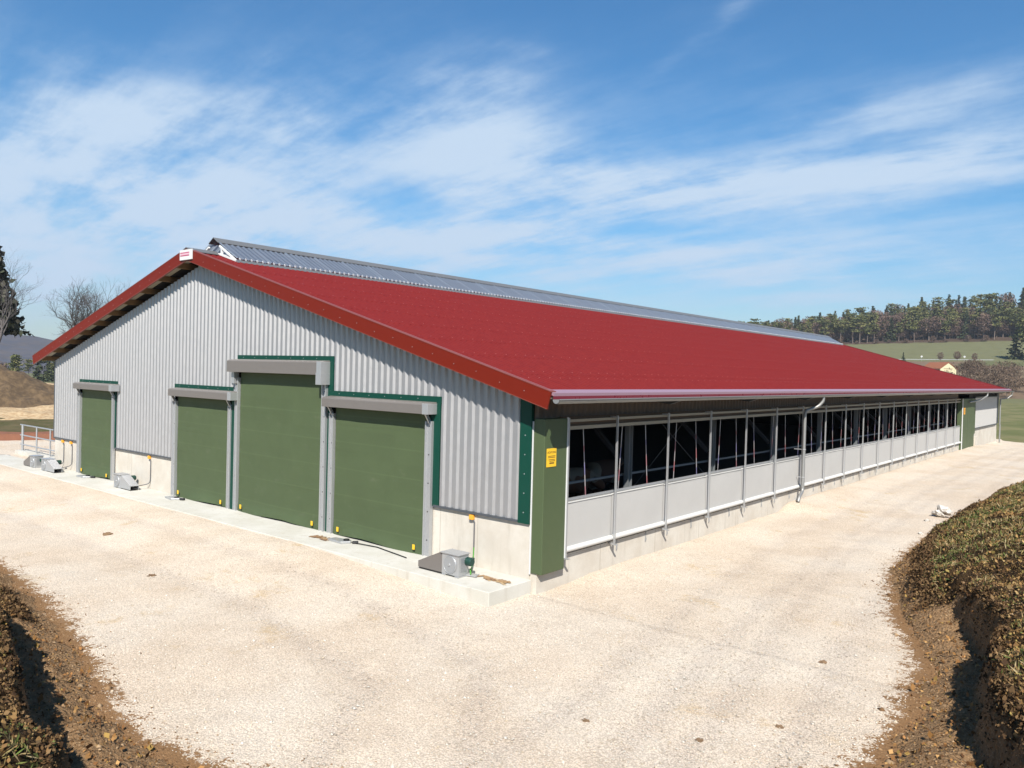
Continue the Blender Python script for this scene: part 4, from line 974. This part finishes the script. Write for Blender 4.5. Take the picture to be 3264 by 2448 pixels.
bare_tree('bare_tree', (-83.2, 23.4, 1.3), 15.5, 11, 'tall leafless tree rising behind the left roof edge of the barn', levels=6, r0=.42, spread=.66, trunk=.22, nmin=3, nmax=4, cm=MT['twig_pale'])
bare_tree('bare_tree', (-79.5, 26.2, 1.3), 12.5, 5, 'second leafless tree just right of the tallest one behind the barn roof', levels=7, r0=.36, spread=.45, trunk=.3, nmax=3, cm=MT['twig_pale'])
bare_tree('bare_tree', (-88.6, 17.6, 1.2), 12, 23, 'leafless tree with arching branches at the left edge of the picture', levels=7, r0=.44, spread=.6, trunk=.3, cm=MT['twig_pale'])
def spruce_mesh(h, w, seed, n=26, per=13, dens=9, cols=((.018, .034, .012), (.03, .05, .02), (.045, .06, .028)), clump=1.0, z0=.08):
    """conifer crown: drooping boughs of small needle sprays"""
    r = np.random.default_rng(seed); P = []; C = []; S = []; U = []
    for i in range(n):
        f = i/(n-1); z = h*(z0+(1-z0)*f*.97); rad = w*(1-f)**.85*r.uniform(.8, 1.15)+.05
        for k in range(max(4, int(per*(1-f*.6)))):
            a = r.uniform(0, 6.283); rr = rad*r.uniform(.7, 1.12)
            for q in np.linspace(.2, 1, max(3, int(dens*(1-f*.5)))):
                P.append((math.cos(a)*rr*q+r.normal()*.05*w, math.sin(a)*rr*q+r.normal()*.05*w, z-rr*q*.35+q*q*rr*.12+r.normal()*.03*h/6)); C.append(cols[r.integers(0, len(cols))]); S.append(h*.05*clump*r.uniform(.6, 1.3))
    return np.array(P), np.array(S), np.array(C)
def crown_obj(name, P, S, C, parent, up=.3, aspect=1.6):
    V, F, c = leaf_cloud(P, S, C*rng.uniform(.75, 1.3, (len(C), 1)), up=up, aspect=aspect); return np_mesh(name, V, F, MT['leaf'], parent, col=c)
def trunk_obj(h, r, parent, m_=None, lean=0):
    return MB().tube([(0, 0, -.6), (.02*h*lean, 0, h*.5), (0, .01*h*lean, h)], [r, r*.7, r*.25], 7).build('trunk', m_ or MT['bark'], parent)
e = empty('spruce', (-95.7, 20.15, .8), 0, 'dark spruce cut by the left edge of the picture', 'tree')
crown_obj('crown', *spruce_mesh(16.6, 3.2, 3, 42, 18, 12, ((.035, .035, .025), (.05, .055, .035), (.09, .085, .065)), z0=.42), e); trunk_obj(17, .3, e)

# ---- wooded hillside at the right: individual trees, copies of a few kinds
def pine_proto(h, w, seed, bare=.45, cols=((.135, .145, .05), (.165, .165, .06), (.09, .105, .042), (.19, .18, .07))):
    r = np.random.default_rng(seed); e = empty('scots_pine', (0, 0, 0)); P = []; C = []; S = []
    for k in range(20):
        f = r.uniform(0, 1); a = r.uniform(0, 6.283); rr = w*r.uniform(.15, .95)*(1-.65*f**1.6)*(.5+.5*min(1, f*5)); c0 = np.array((math.cos(a)*rr, math.sin(a)*rr, h*(bare+(1-bare)*f*.96)))
        cc = cols[r.integers(0, len(cols))]
        for q in range(34):
            P.append(c0+r.normal(size=3)*np.array((w*.24, w*.24, h*.022))); C.append(cc); S.append(h*.042*r.uniform(.6, 1.4))
    crown_obj('crown', np.array(P), np.array(S), np.array(C), e, up=.25, aspect=1.3); trunk_obj(h*.93, h*.014, e, MT['bark_pale'], r.uniform(-1, 1)); return e
def spruce_proto(h, w, seed, cols):
    e = empty('spruce', (0, 0, 0)); crown_obj('crown', *spruce_mesh(h, w, seed, 20, 9, 5, cols, 1.35, .06), e, aspect=1.4); trunk_obj(h*.9, h*.014, e); return e
def beech_proto(h, w, seed, cols=((.17, .115, .09), (.21, .14, .105), (.135, .09, .07))):
    r = np.random.default_rng(seed); e = empty('bare_broadleaf', (0, 0, 0)); n = 900
    v = r.normal(size=(n, 3)); v /= np.linalg.norm(v, axis=1)[:, None]; rad = r.uniform(.35, 1, n)**.6*(1+.3*vnoise(v[:, 0]*2+seed, v[:, 2]*2)); P = v*rad[:, None]*np.array((w, w, h*.36))+np.array((0, 0, h*.62))
    C = np.array(cols)[r.integers(0, 3, n)]; S = h*.075*r.uniform(.5, 1.5, n)
    V, F, c = leaf_cloud(P, S, C*r.uniform(.8, 1.25, (n, 1)), up=.0, aspect=4); np_mesh('crown', V, F, MT['leaf'], e, col=c)
    m = MB(); m.tube([(0, 0, -.5), (.1, 0, h*.35), (0, .1, h*.55)], [h*.018, h*.013, h*.008], 6)
    for k in range(6): a = k*1.05; m.tube([(0, 0, h*.32), (math.cos(a)*w*.4, math.sin(a)*w*.4, h*.58), (math.cos(a)*w*.6, math.sin(a)*w*.6, h*.8)], [h*.009, h*.006, h*.002], 4)
    m.build('trunk', MT['bark_pale'], e); return e
GREEN2 = ((.05, .068, .036), (.07, .088, .042), (.095, .11, .052))
PR = {'pine': [pine_proto(18, 3.6, s, .40+.05*(s % 3)) for s in (1, 2, 3, 4, 5)], 'spruce': [spruce_proto(17, 3.2, s, GREEN2) for s in (1, 2, 3)], 'beech': [beech_proto(16, 4.6, s) for s in (1, 2, 3)]}
LBL = {'pine': ('tall green scots pine with a bare trunk on the wooded slope behind the barn', 'pines on the wooded hillside'),
       'spruce': ('dark pointed spruce on the wooded slope behind the barn', 'spruces on the wooded hillside'),
       'beech': ('leafless brown broadleaf tree on the wooded slope behind the barn', 'leafless trees on the wooded hillside')}
used = set()
def place(kind, x, y, sc, label=None, group=None, zoff=0, wide=1.0):
    i = random.randrange(len(PR[kind])); p = PR[kind][i]
    if (kind, i) in used: e = copy_tree(p)
    else: e = p; used.add((kind, i))
    z = float(land(np.array([x]), np.array([y]))[0][0])+zoff
    e.location = (x, y, z); e.rotation_euler = (0, 0, random.random()*6.28); e.scale = (sc*wide, sc*wide, sc*random.uniform(.93, 1.07))
    setp(e, label or LBL[kind][0], 'tree', group or LBL[kind][1]); return e
def hill_xy(s, x): return x, (s+.2*x)/.98
fr = random.Random(4)
x = -262
while x < -38:                                        # front row along the field
    k = fr.choices(['pine', 'spruce', 'beech'], [.72, .10, .18])[0]
    place(k, *hill_xy(567+fr.uniform(-3, 5), x), fr.uniform(.74, 1.0), wide=1.3); x += fr.uniform(3.6, 5.8)
for row, (s, dx) in enumerate([(575, 6.6), (584, 7.0), (596, 7.4), (609, 7.8), (622, 8.2), (636, 8.6), (650, 9), (666, 9)]):
    x = -300+fr.uniform(0, 8)
    while x < -34:
        if row < 2: k = fr.choices(['pine', 'spruce', 'beech'], [.6, .1, .3])[0]
        elif row < 5: k = fr.choices(['pine', 'spruce', 'beech'], [.30, .22, .48])[0]
        else: k = fr.choices(['pine', 'spruce', 'beech'], [.35, .55, .10])[0]
        place(k, *hill_xy(s+fr.uniform(-6, 6), x), fr.uniform(.75, 1.08), wide=1.35); x += dx*fr.uniform(.75, 1.25)
for i in range(96):                                    # leafless understorey between the front rows
    x = -255+2.3*i+fr.uniform(-2, 2); place('beech', *hill_xy(fr.choice([570, 572, 580, 590]), x), fr.uniform(.38, .66), 'leafless young tree under the pines on the wooded slope behind the barn', 'young trees under the pines', -.3, 1.6)
for i in range(16):                                    # low scrub along the wood's edge
    x = -215+11*i+fr.uniform(-4, 4); place('beech', *hill_xy(560+fr.uniform(-1, 2), x), fr.uniform(.17, .30), 'low leafless bush at the foot of the wooded slope', 'bushes along the edge of the wood', -.3, 1.5)
for i, (x, s, sc) in enumerate([(-36, 441, 1.05), (-40.5, 446, 1.2), (-31, 447, 1.3), (-46, 452, 1.0), (-27, 440, 1.2), (-20, 450, 1.3), (-33, 455, 1.3)]):
    place('pine' if i % 3 else 'spruce', *hill_xy(s, x), sc, 'dark dense conifer in the clump standing right of the green field', 'conifers in the clump by the road', -1.5, 1.5)
place('spruce', *hill_xy(402, -84), .33, 'small round conifer by the road just above the barn roof', 'single conifer by the road', 0, 1.3)
for i, (x, s, sc) in enumerate([(-73, 424, .32), (-66, 424, .38), (-59, 425, .30)]):
    place('beech', *hill_xy(s, x), sc, 'thin leafless tree standing beside the road on the far slope', 'leafless trees beside the far road', -.5)
# orchard and scrub beyond the barn's far end
OR = [beech_proto(8, 4.2, s, ((.15, .105, .075), (.19, .135, .095), (.115, .08, .055))) for s in (11, 12, 13)]
oi = 0
def orchard(x, y, sc, label, group):
    global oi
    p = OR[oi % 3]; e = p if oi < 3 else copy_tree(p); oi += 1; e.name = 'fruit_tree'
    e.location = (x, y, float(land(np.array([x]), np.array([y]))[0][0])-.2); e.rotation_euler = (0, 0, random.random()*6); e.scale = (sc*1.1, sc*1.1, sc); setp(e, label, 'tree', group)
orchard(-25.6, 266, 1.0, 'single fruit tree with a bare trunk standing on the meadow edge beyond the barn', 'fruit trees beyond the barn')
for i in range(60):
    x = fr.uniform(-70, -4); s = fr.uniform(272, 340); orchard(*hill_xy(s, x), fr.uniform(.55, 1.0), 'brown leafless fruit tree in the scrub beyond the far end of the barn', 'fruit trees in the scrub beyond the barn')

# ---- dark wood and hill at the left
X, Y, F = grid(lin(-1500, -500, 60), lin(-150, 900, 60))
dd = np.hypot(X, Y); bz = -6+38*np.exp(-((dd-980)/190)**2)*(1-.35*sst(-78, -62, np.degrees(np.arctan2(X, Y))))+3*fbm(X, Y, .01)+4*fbm(X, Y, .05)
o = np_mesh('far_hill', np.c_[X, Y, bz], F, mat('far_wooded_hill', (.095, .10, .125), .95, 0, var=.35, vscale=.06, vdet=10, base2=(.12, .11, .115), spec=.05), smooth=True); setp(o, kind='structure')
for i in range(46):
    b = R(fr.uniform(-74.5, -65.5)); dD = fr.uniform(300, 400); x, y = 9.4+math.sin(b)*dD, -12.1+math.cos(b)*dD
    k = fr.choices(['spruce', 'pine', 'beech'], [.6, .25, .15])[0]
    place(k, x, y, fr.uniform(.45, .62), 'dark conifer in the distant wood left of the barn' if k != 'beech' else 'leafless brown tree in the distant wood left of the barn', 'conifers in the wood left of the barn' if k != 'beech' else 'leafless trees in the wood left of the barn', 0, 1.3)

# ------------------------------------------------------------------ house beyond the roof, road signs
hx, hy = 9.4-.183*330, -12.1+.983*330
h = empty('house', (hx-2.2, hy, 4.9), R(-42), 'cream house with an orange red tiled roof showing above the far barn roof', 'house')
m = MB(); L, Wd, ze, zr = 10, 6.4, 4.4, 6.6
m.prism([(L/2, -Wd/2, 0), (L/2, Wd/2, 0), (L/2, Wd/2, ze), (L/2, 0, zr), (L/2, -Wd/2, ze)], (-L, 0, 0)); m.build('wall', mat('cream_render', (.74, .66, .42), .85, var=.03, vscale=1), h)
m = MB()
for sg in (1, -1): m.prism([(-L/2-.3, 0, zr+.02), (-L/2-.3, sg*(Wd/2+.4), ze-.22), (-L/2-.3, sg*(Wd/2+.4), ze-.05), (-L/2-.3, 0, zr+.22)], (L+.5, 0, 0))
m.build('roof', mat('roof_tiles', (.34, .12, .05), .8, 0, var=.2, vscale=3), h)
for y_, z_ in ((-1.3, 2.4), (1.3, 2.4), (-1.3, .7), (1.3, .7)):
    m = MB(); m.box(L/2+.002, L/2+.05, y_-.5, y_+.5, z_-.6, z_+.6); w_ = m.build('window', MT['black'], h); m = MB(); m.box(L/2+.052, L/2+.08, y_-.58, y_+.58, z_-.70, z_-.6); m.build('sill', MT['white'], w_)
for x_ in (-3, 0, 3):
    m = MB(); m.box(x_-.5, x_+.5, -Wd/2-.05, -Wd/2-.002, 2.4, 3.7); m.build('window', MT['black'], h)
m = MB(); m.box(L/2+.01, L/2+.07, -1.9, 1.9, 4.35, 4.5); m.build('gable_band', MT['wood'], h)
for (x, s, sc, l) in ((-63.5, 431, .62, 'round white road sign on a post above the far road'), (-80, 423, .6, 'small white sign at the left end of the far road')):
    xx, yy = hill_xy(s, x); z = float(land(np.array([xx]), np.array([yy]))[0][0]); g = empty('road_sign', (xx, yy-4, z), 0, l, 'sign'); g.scale = (sc, sc, sc)
    m = MB(); m.tube([(0, 0, 0), (0, 0, 3.6)], .07, 6); m.build('post', MT['galv'], g); m = MB(); m.tube([(0, -.08, 3.9), (0, -.02, 3.9)], .75, 18); m.build('disc', MT['white'], g)

# ------------------------------------------------------------------ clods and stones lying about
CL = [(-10.6, -3.4, .10), (-6.3, -4.4, .06), (-13.1, -5.2, .11), (5.55, .3, .05), (5.9, -2.4, .04), (4.0, -3.9, .035), (5.3, -3.4, .035)]
def lump(seed, sq=.45):
    bm = bmesh.new(); bmesh.ops.create_icosphere(bm, subdivisions=3, radius=1); r = random.Random(seed); o_ = r.uniform(0, 50)
    for v in bm.verts:
        n = fbm(np.array([v.co.x*1.2+o_]), np.array([v.co.y*1.2+v.co.z*1.7]), 1.3, 3)[0]; v.co *= 1+1.1*n; v.co.z *= sq; v.co.x *= 1.25
    me = bpy.data.meshes.new('mud_clod'); bm.to_mesh(me); bm.free(); return me
clm = mat('clod_earth', (.30, .19, .105), .95, 0, var=.35, vscale=14, bump=.6, bscale=60); clod_me = [lump(i) for i in range(4)]
for me in clod_me: me.materials.append(clm)
for i, (x, y, s) in enumerate(CL):
    o = bpy.data.objects.new('mud_clod', clod_me[i % 4]); COL.objects.link(o); o.location = (x, y, float(yard_h(np.array([x]), np.array([y]))[0])+s*.12); o.scale = (s, s, s); o.rotation_euler = (0, 0, i*1.3)
    setp(o, 'small brown clod of earth lying on the pale gravel', 'clod', 'earth clods on the gravel')
me = lump(9, .7); me.materials.append(mat('limestone', (.66, .62, .56), .9, 0, var=.15, vscale=8, bump=.4)); o = bpy.data.objects.new('boulder', me); COL.objects.link(o); o.location = (4.35, 15.3, .05); o.scale = (.19, .19, .19)
setp(o, 'pale limestone block at the top of the right earth bank', 'stone')
for i, (x, y, s) in enumerate([(4.55, 13.6, .08), (4.15, 14.2, .06), (4.7, 12.6, .07), (4.4, 12.2, .05)]):
    o = bpy.data.objects.new('limestone', me); COL.objects.link(o); o.location = (x, y, float(yard_h(np.array([x]), np.array([y]))[0])+s*.3); o.scale = (s, s, s*.8); o.rotation_euler = (0, 0, i); setp(o, 'small pale stone on the gravel near the limestone block', 'stone', 'small stones by the limestone block')

# ------------------------------------------------------------------ cattle standing inside
def cow(loc, rot, label, patches, head_down=.0):
    """one continuous skinned body, head to the +x side"""
    V = [(0, 0, 1.10), (.45, 0, 1.13), (.80, 0, 1.16), (1.02, 0, 1.30), (1.28, 0, 1.36-head_down), (1.50, 0, 1.22-head_down), (1.66, 0, 1.08-head_down), (-.45, 0, 1.15), (-.72, 0, 1.18)]
    E = [(0, 1), (1, 2), (2, 3), (3, 4), (4, 5), (5, 6), (0, 7), (7, 8)]; Rd = [.40, .39, .33, .22, .17, .145, .11, .37, .27]
    def chain(base, pts, rr):
        p = base
        for q, r_ in zip(pts, rr): V.append(q); Rd.append(r_); E.append((p, len(V)-1)); p = len(V)-1
    for sg in (1, -1):
        chain(2, [(.78, sg*.20, .85), (.80, sg*.20, .48), (.77, sg*.20, .10), (.83, sg*.20, .04)], [.15, .085, .06, .075])
        chain(8, [(-.68, sg*.22, .85), (-.52, sg*.23, .62), (-.80, sg*.22, .42), (-.76, sg*.22, .08), (-.69, sg*.22, .04)], [.20, .13, .075, .058, .072])
        chain(4, [(1.22, sg*.16, 1.42-head_down), (1.19, sg*.30, 1.40-head_down)], [.05, .045])
    chain(8, [(-.93, 0, 1.16), (-.99, 0, .80), (-.98, 0, .50)], [.05, .025, .05])
    me = bpy.data.meshes.new('cow'); me.from_pydata(V, E, []); o = link('cow', me, None, [patches]); o.location = loc; o.rotation_euler = (0, 0, rot)
    sk = o.modifiers.new('skin', 'SKIN'); sk.use_smooth_shade = True
    for i, r_ in enumerate(Rd): me.skin_vertices[0].data[i].radius = (r_, r_*(1.0 if i > 1 else .95)); me.skin_vertices[0].data[i].use_root = i == 0
    sub = o.modifiers.new('sub', 'SUBSURF'); sub.levels = 2; sub.render_levels = 2
    dg = bpy.context.evaluated_depsgraph_get(); me2 = bpy.data.meshes.new_from_object(o.evaluated_get(dg)); o.modifiers.clear(); o.data = me2
    setp(o, label, 'cow', 'cattle inside the barn'); return o
def hide_mat(n, a, b, sc):
    m = bpy.data.materials.new(n); m.use_nodes = True; t = NT(m.node_tree); co = t.node('ShaderNodeTexCoord').outputs['Object']
    c = t.mix(t.ramp(t.noise(co, sc, 2, .4), .50, .53), a, b); t.l.new(c, t.n['Principled BSDF'].inputs[0]); t.n['Principled BSDF'].inputs['Roughness'].default_value = .8; return m
cow((-3.2, 5.2, -.02), R(70), 'brown and white cow standing behind the first open bay', hide_mat('hide_brown', (.14, .05, .02), (.24, .17, .12), 1.6), .25)
cow((-3.4, 7.6, -.02), R(100), 'dark brown cow with a pale face behind the second open bay', hide_mat('hide_dark', (.08, .03, .015), (.22, .16, .11), 1.1), .1)

# ------------------------------------------------------------------ thin air over the valley
hm = bpy.data.materials.new('thin_air'); hm.use_nodes = True; ht = NT(hm.node_tree); ht.n.clear()
pv = ht.node('ShaderNodeVolumePrincipled'); pv.inputs['Color'].default_value = (.86, .92, 1, 1); pv.inputs['Density'].default_value = .00017; pv.inputs['Anisotropy'].default_value = .25
ht.l.new(pv.outputs[0], ht.node('ShaderNodeOutputMaterial').inputs['Volume'])
m = MB(); m.box(-2700, 2700, -2700, 2700, -12, 130); o = m.build('haze', hm); setp(o, kind='stuff')
